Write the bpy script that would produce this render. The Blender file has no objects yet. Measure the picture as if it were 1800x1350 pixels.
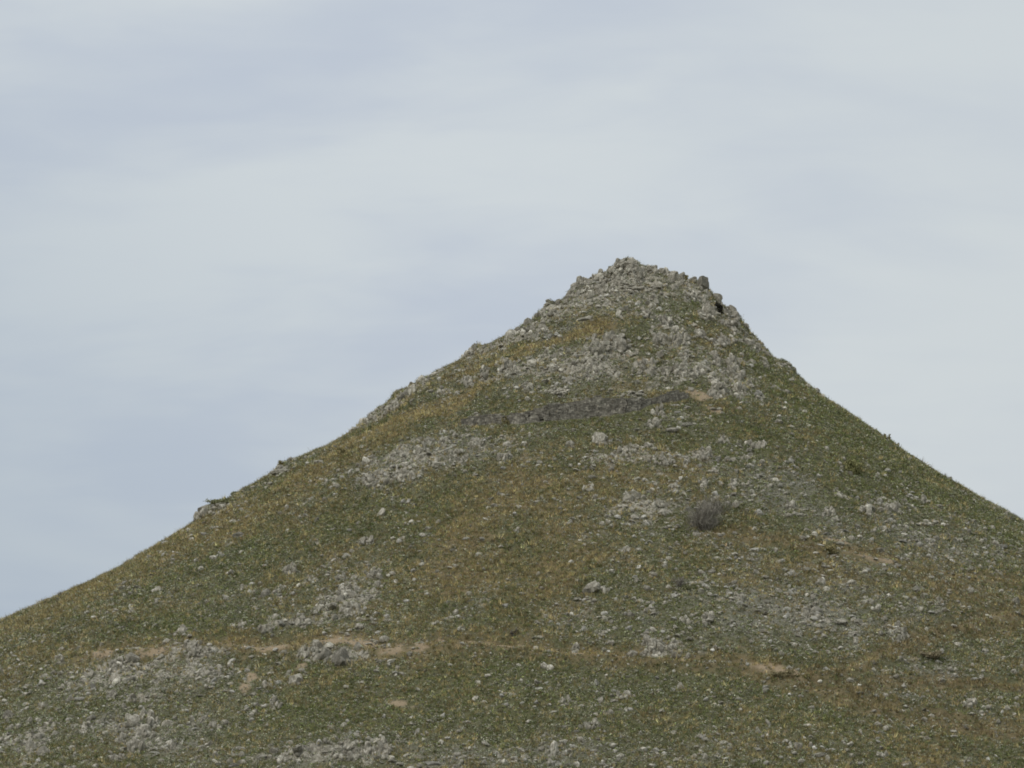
import bpy, bmesh, math, random
import numpy as np
from mathutils import Vector

S = bpy.context.scene
COL = S.collection
R = math.radians

# ------------------------------------------------------------------ camera, sky, sun, exposure
cam_d = bpy.data.cameras.new('camera'); cam = bpy.data.objects.new('camera', cam_d); COL.objects.link(cam)
cam_d.sensor_width = 36; cam_d.lens = 120; cam_d.clip_start = 1; cam_d.clip_end = 60000
PITCH = math.atan(825/6000)
cam.location = (0, 0, 1.7); cam.rotation_euler = (R(90)+PITCH, 0, 0)
S.camera = cam
S.view_settings.view_transform = 'Standard'; S.view_settings.look = 'None'
S.view_settings.exposure = 0.0; S.view_settings.gamma = 1.0; S.view_settings.use_curve_mapping = False
S.render.engine = 'CYCLES'
S.cycles.max_bounces = 4; S.cycles.diffuse_bounces = 3; S.cycles.glossy_bounces = 1
S.cycles.transmission_bounces = 1; S.cycles.volume_bounces = 0
S.cycles.filter_width = 1.8

SUN_EL, SUN_ROT = R(48), R(232)
sun_d = bpy.data.lights.new('sun', 'SUN'); sun = bpy.data.objects.new('sun', sun_d); COL.objects.link(sun)
sun_d.energy = 1.5; sun_d.angle = R(10); sun_d.color = (1, .955, .88)
sv = Vector((math.sin(SUN_ROT)*math.cos(SUN_EL), math.cos(SUN_ROT)*math.cos(SUN_EL), math.sin(SUN_EL)))
sun.rotation_euler = sv.to_track_quat('Z', 'Y').to_euler()
sun.location = (0, 300, 400)

W = bpy.data.worlds.new('World'); S.world = W; W.use_nodes = True

class NT:
    def __init__(s, tree): s.t = tree; s.n = tree.nodes; s.l = tree.links
    def new(s, kind, **kw):
        n = s.n.new(kind)
        for k, v in kw.items(): setattr(n, k, v)
        return n
    def put(s, sock, v):
        if isinstance(v, bpy.types.NodeSocket): s.l.new(v, sock)
        elif isinstance(v, (tuple, list)) and len(v) == 3 and sock.type == 'RGBA': sock.default_value = (*v, 1)
        else: sock.default_value = v
    def math(s, op, a, b=None, c=None, clamp=False):
        n = s.new('ShaderNodeMath', operation=op, use_clamp=clamp)
        for i, v in enumerate((a, b, c)):
            if v is not None: s.put(n.inputs[i], v)
        return n.outputs[0]
    def mix(s, f, a, b, mode='MIX'):
        n = s.new('ShaderNodeMix', data_type='RGBA', blend_type=mode)
        s.put(n.inputs[0], f); s.put(n.inputs[6], a); s.put(n.inputs[7], b)
        return n.outputs[2]
    def ramp(s, f, lo, hi, a=0.0, b=1.0):
        n = s.new('ShaderNodeMapRange', interpolation_type='SMOOTHSTEP')
        for i, v in enumerate((f, lo, hi, a, b)): s.put(n.inputs[i], v)
        return n.outputs[0]
    def noise(s, vec, scale, detail=3, rough=.55, dist=0.0):
        n = s.new('ShaderNodeTexNoise')
        if vec is not None: s.put(n.inputs['Vector'], vec)
        s.put(n.inputs['Scale'], scale); s.put(n.inputs['Detail'], detail)
        s.put(n.inputs['Roughness'], rough); s.put(n.inputs['Distortion'], dist)
        return n.outputs[0]
    def mapping(s, vec, scale=(1, 1, 1), loc=(0, 0, 0), rot=(0, 0, 0)):
        n = s.new('ShaderNodeMapping')
        s.put(n.inputs[0], vec); n.inputs[1].default_value = loc; n.inputs[2].default_value = rot; n.inputs[3].default_value = scale
        return n.outputs[0]

w = NT(W.node_tree); w.n.clear()
sky = w.new('ShaderNodeTexSky', sky_type='NISHITA', sun_disc=False, sun_elevation=SUN_EL, sun_rotation=SUN_ROT)
sky.air_density = 1.6; sky.dust_density = 3.0
tc = w.new('ShaderNodeTexCoord')
D = tc.outputs['Generated']
sep = w.new('ShaderNodeSeparateXYZ'); w.put(sep.inputs[0], D)
# high cloud sheet: view direction carried onto a flat layer overhead, so streaks flatten towards the horizon
den = w.math('ADD', w.math('MAXIMUM', sep.outputs[2], 0.0), .42)
cx, cy = w.math('DIVIDE', sep.outputs[0], den), w.math('DIVIDE', sep.outputs[1], den)
cmb = w.new('ShaderNodeCombineXYZ'); w.put(cmb.inputs[0], cx); w.put(cmb.inputs[1], cy)
big = w.noise(w.mapping(cmb.outputs[0], (1.3, 2.1, 1), (5.1, 2.9, 0)), 3.4, 4, .5, .3)
wisp = w.noise(w.mapping(cmb.outputs[0], (1.0, 2.6, 1), (1.4, 3.2, 0), (0, 0, R(-10))), 9.0, 5, .52, .6)
dens = w.math('ADD', w.math('MULTIPLY', big, .76), w.math('MULTIPLY', wisp, .24))
f = w.ramp(dens, .33, .64)
thin = (.528, .584, .672); thick = (.645, .693, .722)
cl = w.mix(f, thin, thick)
# the air is bluer and darker low on the open (western) side, brighter and greyer to the east
side = w.math('ADD', w.math('MULTIPLY', sep.outputs[0], 3.0), w.math('MULTIPLY', sep.outputs[2], 4.0))
cl = w.mix(w.ramp(side, -.40, .80), w.mix(.70, cl, (.372, .450, .548)), cl)
cl = w.mix(w.math('MULTIPLY', w.ramp(sep.outputs[0], -.02, .16), .55), cl, (.620, .665, .690))
# an overcast sky is brightest overhead
zen = w.math('MULTIPLY_ADD', w.ramp(sep.outputs[2], .27, 1.0), 1.15, 1.0)
zc = w.new('ShaderNodeCombineXYZ')
for k in range(3): w.put(zc.inputs[k], zen)
cl = w.mix(1.0, cl, zc.outputs[0], 'MULTIPLY')
nis = w.mix(1.0, sky.outputs[0], (.10, .10, .10), 'MULTIPLY')
out = w.mix(.93, nis, cl)
bg = w.new('ShaderNodeBackground'); w.put(bg.inputs[0], out); bg.inputs[1].default_value = 1.0
wo = w.new('ShaderNodeOutputWorld'); w.l.new(bg.outputs[0], wo.inputs[0])
# ------------------------------------------------------------------ measures, noise and the shape of the hill
PEAK_X, PEAK_Y, PEAK_Z = 20.2, 600.0, 106.95
CAM_Z, PITCH, FPX = 1.7, math.atan(825/6000), 6000.0
CP, SP = math.cos(PITCH), math.sin(PITCH)

def project(x, y, z):
    zz = z - CAM_Z
    d = y*CP + zz*SP
    return 900 + FPX*x/d, 675 - FPX*(-y*SP + zz*CP)/d, d

def pixel_dir(px, py):
    a = (np.asarray(px, float) - 900)/FPX; b = (675 - np.asarray(py, float))/FPX
    return a, CP - b*SP, SP + b*CP

def _hash(ix, iy, iz, seed):
    h = (ix*374761393 + iy*668265263 + iz*2147483647 + seed*1274126177) & 0xffffffff
    h = ((h ^ (h >> 13))*1274126177) & 0xffffffff
    h = ((h ^ (h >> 16))*2246822519) & 0xffffffff
    return ((h ^ (h >> 15)) & 0xffffff)/float(0xffffff)

def vnoise(x, y, z=None, seed=0):
    x = np.asarray(x, float); y = np.asarray(y, float)
    z = np.zeros_like(x) if z is None else np.asarray(z, float)
    ix = np.floor(x).astype(np.int64); iy = np.floor(y).astype(np.int64); iz = np.floor(z).astype(np.int64)
    fx, fy, fz = x-ix, y-iy, z-iz
    fx = fx*fx*(3-2*fx); fy = fy*fy*(3-2*fy); fz = fz*fz*(3-2*fz)
    def h(a, b, c): return _hash(ix+a, iy+b, iz+c, seed)
    x00 = h(0,0,0)*(1-fx)+h(1,0,0)*fx; x10 = h(0,1,0)*(1-fx)+h(1,1,0)*fx
    if not fz.any():
        return x00*(1-fy)+x10*fy
    x01 = h(0,0,1)*(1-fx)+h(1,0,1)*fx; x11 = h(0,1,1)*(1-fx)+h(1,1,1)*fx
    return (x00*(1-fy)+x10*fy)*(1-fz)+(x01*(1-fy)+x11*fy)*fz

def fbm(x, y, z=None, octaves=4, seed=0):
    s = 0; a = .5; f = 1.0; n = 0
    for k in range(octaves):
        s = s + a*vnoise(np.asarray(x)*f, np.asarray(y)*f, None if z is None else np.asarray(z)*f, seed+k*17); n += a
        a *= .5; f *= 2.03
    return s/n

# slope profiles: metres from the summit axis, metres dropped
PROFILE = {
 'left': [(0.0, 2.2), (1.5, 2.4), (3.0, 2.69), (4.5, 3.03), (6.0, 4.03), (7.5, 5.04), (9.0, 6.05), (10.5, 7.13), (12.0, 8.31), (13.5, 9.54), (15.0, 10.56), (18.0, 12.57), (21.0, 14.66), (24.0, 16.17), (27.0, 17.81), (30.0, 19.58), (33.0, 21.03), (36.0, 22.8), (39.0, 24.37), (42.0, 26.63), (45.0, 29.28), (48.0, 32.22), (51.0, 33.81), (54.0, 35.9), (57.0, 36.76), (60.0, 38.34), (63.0, 40.28), (66.0, 42.34), (69.0, 43.94), (72.0, 46.2), (75.0, 47.5), (78.0, 49.89), (81.0, 51.68), (84.0, 53.48), (87.0, 55.23), (90.0, 56.86), (93.0, 58.29), (96.0, 59.97), (99.0, 61.36), (102.0, 62.8), (105.0, 64.1), (108.0, 65.51), (111.0, 66.86), (114.0, 68.18), (117.0, 69.5), (120.0, 70.82), (155.0, 86.14), (190.0, 96.78), (225.0, 104.13), (260.0, 107.2), (295.0, 107.4), (400.0, 107.4)],
 'right': [(0.0, 2.2), (1.5, 2.2), (3.0, 2.1), (4.5, 2.02), (6.0, 2.53), (7.5, 3.04), (9.0, 3.55), (10.5, 4.1), (12.0, 4.6), (13.5, 4.93), (15.0, 6.47), (18.0, 9.94), (21.0, 12.79), (24.0, 16.69), (27.0, 19.57), (30.0, 21.73), (33.0, 24.85), (36.0, 27.09), (39.0, 28.9), (42.0, 31.06), (45.0, 33.35), (48.0, 35.65), (51.0, 37.94), (54.0, 39.88), (57.0, 41.89), (60.0, 43.64), (63.0, 46.26), (66.0, 47.71), (69.0, 49.63), (72.0, 51.44), (75.0, 53.24), (78.0, 55.04), (81.0, 56.84), (84.0, 58.64), (87.0, 60.44), (90.0, 62.24), (93.0, 64.04), (96.0, 65.84), (99.0, 67.64), (102.0, 69.44), (105.0, 71.24), (108.0, 73.04), (111.0, 74.84), (114.0, 76.64), (117.0, 78.44), (120.0, 80.19), (155.0, 94.8), (190.0, 103.58), (225.0, 106.9), (260.0, 107.4), (400.0, 107.4)],
 'front': [(0,2.2),(3,2.8),(6,4.6),(12,9),(18,12.2),(24,15.2),(30,20.2),(40,27),(60,40.5),(90,61),(120,80),(150,97),(180,105),(240,107.4),(400,107.4)],
 'back':  [(0,2.2),(6,3.6),(14,6.5),(30,18),(60,38),(100,64),(150,92),(200,107.4),(400,107.4)]}
RR = np.linspace(0, 400, 1601)
def smooth_profile(pts):
    p = np.interp(RR, [a for a, _ in pts], [b for _, b in pts])
    k = np.hanning(11); k /= k.sum()
    q = np.convolve(np.concatenate([np.full(5, p[0]), p, np.full(5, p[-1])]), k, 'valid')
    return q
TAB = {k: smooth_profile(v) for k, v in PROFILE.items()}

def base_height(x, y):
    dx = x-PEAK_X; dy = y-PEAK_Y
    r = np.sqrt(dx*dx+dy*dy)+1e-9
    c = dx/r; s = dy/r
    d = 0
    for key, w in (('right', np.clip(c,0,1)**2), ('left', np.clip(-c,0,1)**2), ('front', np.clip(-s,0,1)**2), ('back', np.clip(s,0,1)**2)):
        d = d + w*np.interp(r, RR, TAB[key])
    z = PEAK_Z - d
    m = np.clip(r/25, 0.15, 1)*np.clip((260-r)/60, 0, 1)
    z = z + m*(2.6*(fbm(x/22, y/22, octaves=3, seed=3)-.5) + .9*(fbm(x/5, y/5, octaves=3, seed=9)-.5))
    return z + np.clip((r-200)/200, 0, 1)*1.5*(fbm(x/60, y/60, octaves=3, seed=5)-.5)
def cast(px, py):
    """where sight lines through the given points of the photograph meet the bare hill"""
    px = np.atleast_1d(np.asarray(px, float)); py = np.atleast_1d(np.asarray(py, float)).copy()
    out = np.full((len(px), 3), np.nan); todo = np.arange(len(px))
    for _ in range(12):                       # points just above the skyline slide down onto it
        a, b, c = pixel_dir(px[todo], py[todo])
        ys = np.arange(420, 622, .8)
        t = ys[None, :]/b[:, None]
        X = a[:, None]*t; Z = CAM_Z + c[:, None]*t
        under = base_height(X, np.broadcast_to(ys, X.shape)) > Z
        hit = under.any(1); k = under.argmax(1)
        lo = ys[np.maximum(k-1, 0)]; hi = ys[k]
        for _ in range(7):
            m = (lo+hi)/2; tm = m/b
            u = base_height(a*tm, m) > CAM_Z + c*tm
            hi = np.where(u, m, hi); lo = np.where(u, lo, m)
        tm = hi/b
        P = np.stack([a*tm, hi, CAM_Z + c*tm], 1)
        out[todo[hit]] = P[hit]
        todo = todo[~hit]
        if not len(todo): break
        py[todo] += 3.0
    return out

rng = np.random.default_rng(11)

# ------------------------------------------------------------------ footpaths and walls as lines on the hill
PATHS = [
 ([(165,1147),(205,1143),(255,1141),(300,1138),(340,1131),(385,1130),(430,1137),(470,1139),(520,1131),(560,1126),(600,1124),(635,1126),(662,1138),(690,1140),(718,1132),(775,1130),(830,1132),(890,1135),(950,1143),(1000,1148),(1060,1150),(1110,1156),(1160,1158),(1200,1161),(1240,1164),(1290,1168),(1340,1171),(1350,1186),(1395,1196),(1440,1210),(1490,1228),(1540,1243),(1600,1256),(1660,1265),(1730,1281),(1830,1296)], .92),
 ([(1395,1190),(1450,1181),(1510,1168),(1555,1149),(1600,1126),(1640,1108),(1700,1095),(1745,1084),(1830,1062)], .55),
 ([(1480,1208),(1540,1201),(1600,1198),(1690,1199),(1750,1204),(1830,1209)], .55),
 ([(1250,936),(1300,942),(1370,954),(1440,960),(1510,975),(1570,985),(1630,1003),(1700,1014),(1830,1028)], .60)]
SOIL = [(186,1147,24,15,0),(440,1190,12,14,-60),(430,1208,16,10,0),(280,1146,30,9,0),(1555,985,36,8,8),(1495,972,40,7,8),(1265,942,36,12,6),(600,1127,62,8,0),(715,1140,60,9,0),(1130,634,30,8,6),(1090,630,30,6,-8),(1610,1155,18,8,0),(1380,1182,50,10,8),(1470,1222,40,8,16),(1240,588,24,7,0),(1245,700,50,14,10),(1270,725,40,8,10),(530,1172,16,7,-20),(480,1140,40,7,0),(1330,1170,80,7,3),(850,1132,80,4,2),(700,1238,30,10,0),(1480,950,60,8,6)]
path_lines = [(cast(*zip(*p)), hw) for p, hw in PATHS]
WALLS = [  # base line in the photograph, height in metres
 ([(888,745,1.2),(925,743,2.0),(965,739,2.5),(1010,735,2.9),(1055,731,3.1),(1100,725,2.4),(1125,718,1.6),(1140,712,1.0)],
  'long dry stone retaining wall of dark grey courses crossing the upper slope', 'stone wall'),
 ([(812,749,1.0),(835,747,1.6),(860,744,1.7),(884,743,1.1)],
  'short broken stretch of dry stone wall left of the long wall, above white rubble', 'stone wall'),
 ([(1138,711,.9),(1165,706,1.3),(1190,701,1.2),(1206,698,.6)],
  'low ruined end of stone wall rising to the right beyond the long wall', 'stone wall')]
wall_lines = []
for pts, _, _ in WALLS:
    P = cast([p[0] for p in pts], [p[1] for p in pts])
    wall_lines.append((P, np.array([p[2] for p in pts])))

def along(x, y, P):
    """distance to a plan polyline, position (index+fraction) along it and signed side (positive uphill)"""
    best = np.full(x.shape, 1e9); pos = np.zeros(x.shape); side = np.zeros(x.shape)
    for i in range(len(P)-1):
        ax, ay = P[i, 0], P[i, 1]; dx, dy = P[i+1, 0]-ax, P[i+1, 1]-ay
        t = np.clip(((x-ax)*dx+(y-ay)*dy)/(dx*dx+dy*dy), 0, 1)
        qx, qy = x-ax-t*dx, y-ay-t*dy
        d = np.hypot(qx, qy); m = d < best
        best = np.where(m, d, best); pos = np.where(m, i+t, pos)
        side = np.where(m, np.sign(dx*qy-dy*qx), side)
    return best, pos, side

def near(x, y, P, pad):
    return (x > P[:, 0].min()-pad) & (x < P[:, 0].max()+pad) & (y > P[:, 1].min()-pad) & (y < P[:, 1].max()+pad)

_s = cast([1100, 1112, 975, 372, 395, 505, 1326, 1343, 1384, 832, 698, 662, 630, 1296, 950, 740], [472, 472, 540, 893, 882, 818, 598, 620, 648, 622, 698, 728, 752, 560, 556, 670])
BUMPS = [(_s[0][0], _s[0][1], 2.2, 1.7), (_s[1][0], _s[1][1], 1.7, .7), (_s[2][0]-.9, _s[2][1], .9, 1.5), (_s[3][0], _s[3][1], 1.9, 1.0), (_s[4][0], _s[4][1], 2.2, .9), (_s[5][0], _s[5][1], 1.6, .7), (_s[6][0], _s[6][1], 1.5, -.4), (_s[7][0], _s[7][1], 1.2, .9), (_s[8][0], _s[8][1], 1.1, .7), (_s[9][0], _s[9][1], 1.1, .8), (_s[10][0], _s[10][1], 1.3, .9), (_s[11][0], _s[11][1], 1.2, .8), (_s[12][0], _s[12][1], 1.1, .8), (_s[13][0], _s[13][1], 1.0, .3), (_s[14][0], _s[14][1], 1.1, .6), (_s[15][0], _s[15][1], 1.1, .6)]
#                                # (x, y, radius, height): ground swelling under the larger outcrops
def height(x, y):
    shp = np.shape(x); x = np.ravel(np.asarray(x, float)); y = np.ravel(np.asarray(y, float))
    z = base_height(x, y)
    m = np.nonzero((np.abs(x) < 125) & (y > 430) & (y < 622) & (z > 4))[0]
    if len(m):
        cw = crag_weight(x[m], y[m], z[m])
        for P, hw in path_lines:
            cw *= np.clip(along(x[m], y[m], P)[0]/2.5-.5, 0, 1)
        for P, H in wall_lines:
            cw *= np.clip(along(x[m], y[m], P)[0]/2.5-.7, 0, 1)
        z[m] += crag_relief(x[m], y[m], z[m], cw)+.55*(fbm(x[m]/1.5, y[m]/1.5, z[m]/1.5, 2, 261)-.5)
    for bx, by, br, bh in BUMPS:
        m = (np.abs(x-bx) < 2.5*br) & (np.abs(y-by) < 2.5*br)
        if m.any(): z[m] += bh*np.exp(-((x[m]-bx)**2+(y[m]-by)**2)/(br*br))
    for P, hw in path_lines:
        m = np.nonzero(near(x, y, P, 5))[0]
        if not len(m): continue
        d, p, _ = along(x[m], y[m], P)
        zt = np.interp(p, np.arange(len(P)), P[:, 2])
        k = np.clip((3.4*hw-d)/(2.2*hw), 0, 1); k = k*k*(3-2*k)
        z[m] = z[m]*(1-k)+zt*k
    for P, H in wall_lines:
        m = np.nonzero(near(x, y, P, 8))[0]
        if not len(m): continue
        d, p, sd = along(x[m], y[m], P); n = len(P)-1
        top = np.interp(p, np.arange(len(P)), P[:, 2]+H)-.12
        base = np.interp(p, np.arange(len(P)), P[:, 2])
        inside = (p > .02) & (p < n-.02)
        z[m] = np.where(inside & (sd > 0) & (d > .45), np.maximum(z[m], top), z[m])
        z[m] = np.where(inside & (sd < 0) & (d < 1.5), np.minimum(z[m], base+.05), z[m])
    return z.reshape(shp)

# ------------------------------------------------------------------ where ochre grass, green herbs, rubble and bare soil grow
def blobs(spec):
    P = cast([s[0] for s in spec], [s[1] for s in spec]); out = []
    for s, p in zip(spec, P):
        dep = p[1]*CP+(p[2]-CAM_Z)*SP
        a = R(-s[4]); out.append((p[0], p[2], dep/FPX, s[2], s[3], math.cos(a), math.sin(a), s[5] if len(s) > 5 else 1.0))
    return out
OCHRE = blobs([(950,612,150,15,-18),(780,715,130,17,-20,1.3),(690,742,60,12,-24,1.2),(900,930,210,110,0,.85),(560,830,170,24,-25),(420,915,190,40,-28,1.1),(130,1045,200,34,-27,1.0),(1100,850,140,46,0),(900,1020,150,90,0,.8),(650,1000,110,110,0,.5),(1130,795,110,30,-15,.9),(1275,722,70,20,8,.5),(1400,1010,160,60,0,.35),(1700,1075,150,34,0,.6),(1640,1245,160,50,10,.45),(760,1165,120,40,0,.7),(90,1150,130,60,0,.6),(330,1165,120,40,0,.5),(1000,570,110,36,-12,.6),(1110,610,90,22,5,.6),(740,680,90,16,-24,.8),(860,615,60,10,-26,.9),(300,960,160,20,-28,.9),(640,780,60,20,-24,.8),(1240,600,60,16,10,.5),(1330,1010,160,50,8,.45),(1500,965,130,22,8,.5),(1680,985,90,22,10,.7),(620,1230,200,70,0,.35),(1500,1320,300,60,0,.4),(1000,820,120,30,0,.7)])
GREEN = blobs([(1500,765,190,56,38,1.3),(1660,868,180,52,33,1.3),(1380,690,80,40,38,1.0),(1340,770,110,46,0,.7),(1420,830,160,40,20,.9),(1280,1250,260,60,0,.6),(650,925,200,28,-10,.9),(690,1255,200,60,0,.7),(1200,930,80,18,0,.9),(1200,548,110,30,10,.5),(320,1100,120,26,-5,.8),(900,1205,260,44,0,.6),(520,1290,150,40,0,.4),(1240,760,90,40,0,.8),(1500,1150,80,30,0,.4),(620,760,110,8,-22,1.0),(1020,755,120,10,-4,.8),(1110,1060,170,60,0,.5),(80,1280,160,80,0,.4),(1460,870,90,30,20,.7),(1180,1000,110,40,0,.5)])
RUBBLE = blobs([(1130,515,150,66,0,.95),(1090,620,240,110,0,.62),(760,790,170,44,-8,.95),(900,680,140,26,-12,.7),(1250,820,200,60,0,.35),(1520,905,220,52,18,.9),(1430,1075,190,66,0,.7),(1520,1000,300,180,0,.40),(1150,1000,170,150,0,.25),(250,1240,300,110,0,.35),(850,660,120,50,-22,.4),(1150,1085,180,60,0,.7),(1120,1250,260,80,0,.30),(1650,1180,130,40,6,.55),(240,1185,150,60,0,.75),(520,1075,140,44,0,.7),(600,1010,80,60,0,.5),(260,1300,180,50,0,.6),(600,1325,220,34,0,.6),(1350,1325,320,40,0,.35),(880,750,100,14,0,.9),(1190,745,90,40,0,.7),(1150,895,110,44,0,.75),(1290,860,100,50,0,.5),(1690,1275,120,24,6,.5),(1720,950,110,36,26,.6),(740,650,120,14,-26,.6),(30,1260,120,70,0,.5),(980,1330,180,30,0,.5),(1640,1210,170,30,4,.4),(700,1130,90,8,0,.5),(690,830,60,26,0,.8)])
PURE = blobs([(945,612,140,14,-18),(1010,588,60,11,-12),(775,716,130,17,-21),(685,744,60,9,-24),(880,640,60,7,-20),(560,812,30,6,-20)])
BARE = blobs([(a, b, c, d, e, 1.0 if a < 1050 else .62) for a, b, c, d, e in SOIL])
BROWN = blobs([(1640,1118,200,20,-15,1.1),(1620,1201,210,15,0,1.0),(1640,1260,200,24,12,1.0),(1450,1195,90,22,8,1.0),(1420,956,120,15,6,.9),(1690,1035,140,22,6,.9),(1750,1100,80,40,0,.6),(520,1152,150,22,0,.5),(1270,722,70,18,8,.7),(760,1150,120,20,0,.4)])
def field(B, x, z, wob=0):
    keep = np.ones(x.shape)
    for X, Z, s, rx, ry, ca, sa, wt in B:
        u = (x-X)/s; v = -(z-Z)/s
        p = (u*ca-v*sa)/rx; q = (u*sa+v*ca)/ry
        keep = keep*(1-np.clip(wt*np.exp(-(p*p+q*q)*.9), 0, .97))
    return 1-keep
CRAG = blobs([(1105,492,105,36,0,1.0),(1120,525,120,26,0,.55),(965,560,60,16,-33,.8),(1020,512,44,20,-35,.9),(885,606,56,12,-27,.65),(935,590,50,16,-20,.6),(700,705,56,16,-27,.8),(745,672,30,9,-25,.6),(650,740,40,12,-25,.8),(832,622,24,9,-26,.7),(1100,612,140,26,0,.58),(1150,652,170,30,0,.58),(905,650,60,14,-18,.5),(1130,560,90,16,0,.4),(1262,655,62,52,0,.7),(1270,555,30,52,-38,.95),(1325,604,34,22,40,.7),(1376,642,24,8,25,.8),(770,792,120,32,-8,.62),(700,832,60,20,-10,.6),(850,665,60,22,-14,.6),(230,1180,110,32,0,.6),(253,1288,84,42,0,.75),(345,1150,60,26,0,.7),(600,1052,80,40,0,.7),(540,1092,120,16,0,.6),(590,1150,64,18,0,.9),(600,1322,140,24,0,.7),(1155,1134,56,18,0,.7),(1240,800,60,20,0,.5),(1110,805,90,16,-6,.45),(1130,890,70,26,0,.5),(1575,893,110,22,14,.55),(1430,1075,100,32,0,.45),(510,826,44,12,-18,.7),(372,886,40,14,-28,.7),(60,1300,90,36,0,.45),(640,1015,60,18,0,.5),(1040,640,50,40,0,.6),(975,655,50,14,-5,.4),(1180,720,60,22,0,.4)])
RIDGE = blobs([(965,555,50,18,-33,1.0),(1020,508,44,20,-35,.8),(885,600,50,12,-27,.9),(700,698,50,16,-27,1.0),(745,668,30,10,-25,.8),(640,745,40,12,-25,1.0),(830,618,24,10,-26,.9),(1270,545,30,50,-38,.7),(1330,602,30,26,40,.25),(505,818,40,12,-18,.9),(372,882,40,14,-28,.9),(1100,462,60,12,0,.6)])
def crag_weight(x, y, z):
    n = fbm(x/4.5, y/4.5, z/4.5, 3, 151); n2 = fbm(x/1.6, y/1.6, z/1.6, 2, 163)
    w_ = np.clip(field(CRAG, x, z)*1.25+(n-.5)*1.5+(n2-.5)*.9-.22, 0, 1)
    for P, H in wall_lines:
        m = np.nonzero(near(x, y, P, 5))[0]
        if len(m): w_[m] *= np.clip(along(x[m], y[m], P)[0]/3-.4, 0, 1)
    return w_
def crag_relief(x, y, z, cw):
    """broken bedrock: warped blocks of differing height, as if split along joints"""
    wx = 1.1*(vnoise(x/1.1, y/1.1, z/1.1, 201)-.5); wz = 1.1*(vnoise(x/1.1, y/1.1, z/1.1, 211)-.5)
    out = 0
    for s, a, sd in ((3.1, 1.2, 221), (1.5, .85, 231), (.8, .40, 241)):
        out = out+a*(_hash(np.floor((x+wx)/s).astype(np.int64), np.floor(y/(s*1.4)).astype(np.int64), np.floor((z+wz)/(s*.8)).astype(np.int64), sd)-.38)
    return out*cw
def zones(x, y, z):
    """ochre, green, rubble, soil weights; ragged by noise so that no zone has a clean rim"""
    j = 2.2*(fbm(x/5, y/5, z/5, 3, 21)-.5); k = 2.2*(fbm(x/5, y/5, z/5, 3, 33)-.5)
    xx, zz = x+j*3, z+k*3
    n1 = fbm(x/7, y/7, z/7, 4, 41); n2 = fbm(x/2.2, y/2.2, z/2.2, 3, 57); n3 = fbm(x/9, y/9, z/9, 3, 71)
    gf = field(GREEN, xx, zz); n4 = fbm(x/1.3, y/1.3, z/1.3, 2, 63)
    o = np.clip(.16+.62*field(OCHRE, xx, zz)-.22*gf+(n1-.5)*1.0+(n2-.5)*.9, 0, 1)
    g = np.clip(.30+.60*gf-(n1-.5)*.9+(n2-.5)*.7, 0, 1)
    r = np.clip(.95*field(RUBBLE, xx, zz)+.12-.25*gf+(n3-.5)*1.2+(n2-.5)*1.0, 0, 1)
    cw = crag_weight(x, y, z); o = o*(1-.5*cw)
    for P, H in wall_lines:                     # grass, not rubble, along the walls
        m = np.nonzero(near(x, y, P, 5))[0]
        if len(m): r[m] *= np.clip(along(x[m], y[m], P)[0]/4-.15, .1, 1)
    br = np.clip(.8*field(BROWN, xx, zz)+(n2-.5)*.8, 0, 1); o = np.maximum(o, .9*br); r = r*(1-.6*br); g = g*(1-.3*br)
    pure = np.clip(field(PURE, xx, zz)*1.25+(n2-.5)*.8, 0, 1); o = np.maximum(o, pure); g = g*(1-.75*pure); r = r*(1-.92*pure)
    s = np.clip(1.25*field(BARE, x+j*.9, z+k*.7)+(n2-.5)*1.3+(n4-.5)*.9-.22, 0, 1)
    for P, hw in path_lines:
        m = np.nonzero(near(x, y, P, 4))[0]
        if len(m):
            d, p, _ = along(x[m], y[m], P)
            wid = hw*(.80+.5*fbm(p*1.3, p*0+7, octaves=2, seed=5))
            st = np.clip(1.0-(x[m]-14)/34, .40, 1)     # the western path is bare earth, the eastern ones half grown over
            s[m] = np.maximum(s[m], st*np.clip(1.85-d/np.maximum(wid, .1)+(n2[m]-.5)*.9+(n4[m]-.5)*.6, 0, 1))
            o[m] = np.maximum(o[m], np.clip(1.25-d/(hw*4.2)+(n4[m]-.5)*.8, 0, .9)); r[m] *= np.clip(d/(hw*2.5), .15, 1)
    return o, g, r, s

# ------------------------------------------------------------------ materials
def material(name):
    m = bpy.data.materials.new(name); m.use_nodes = True; t = NT(m.node_tree); t.n.clear()
    b = t.new('ShaderNodeBsdfPrincipled'); o = t.new('ShaderNodeOutputMaterial'); t.l.new(b.outputs[0], o.inputs[0])
    b.inputs['Specular IOR Level'].default_value = .15; b.inputs['Roughness'].default_value = .92
    return m, t, b
def attr(t, name, out=0):
    n = t.new('ShaderNodeAttribute', attribute_name=name); return n.outputs[out]
def obj_vec(t):
    return t.new('ShaderNodeTexCoord').outputs['Object']
def world_vec(t):
    return t.new('ShaderNodeNewGeometry').outputs['Position']
def bump(t, b, h, strength, dist):
    n = t.new('ShaderNodeBump'); n.inputs['Strength'].default_value = strength; n.inputs['Distance'].default_value = dist
    t.put(n.inputs['Height'], h); t.l.new(n.outputs[0], b.inputs['Normal'])

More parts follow.
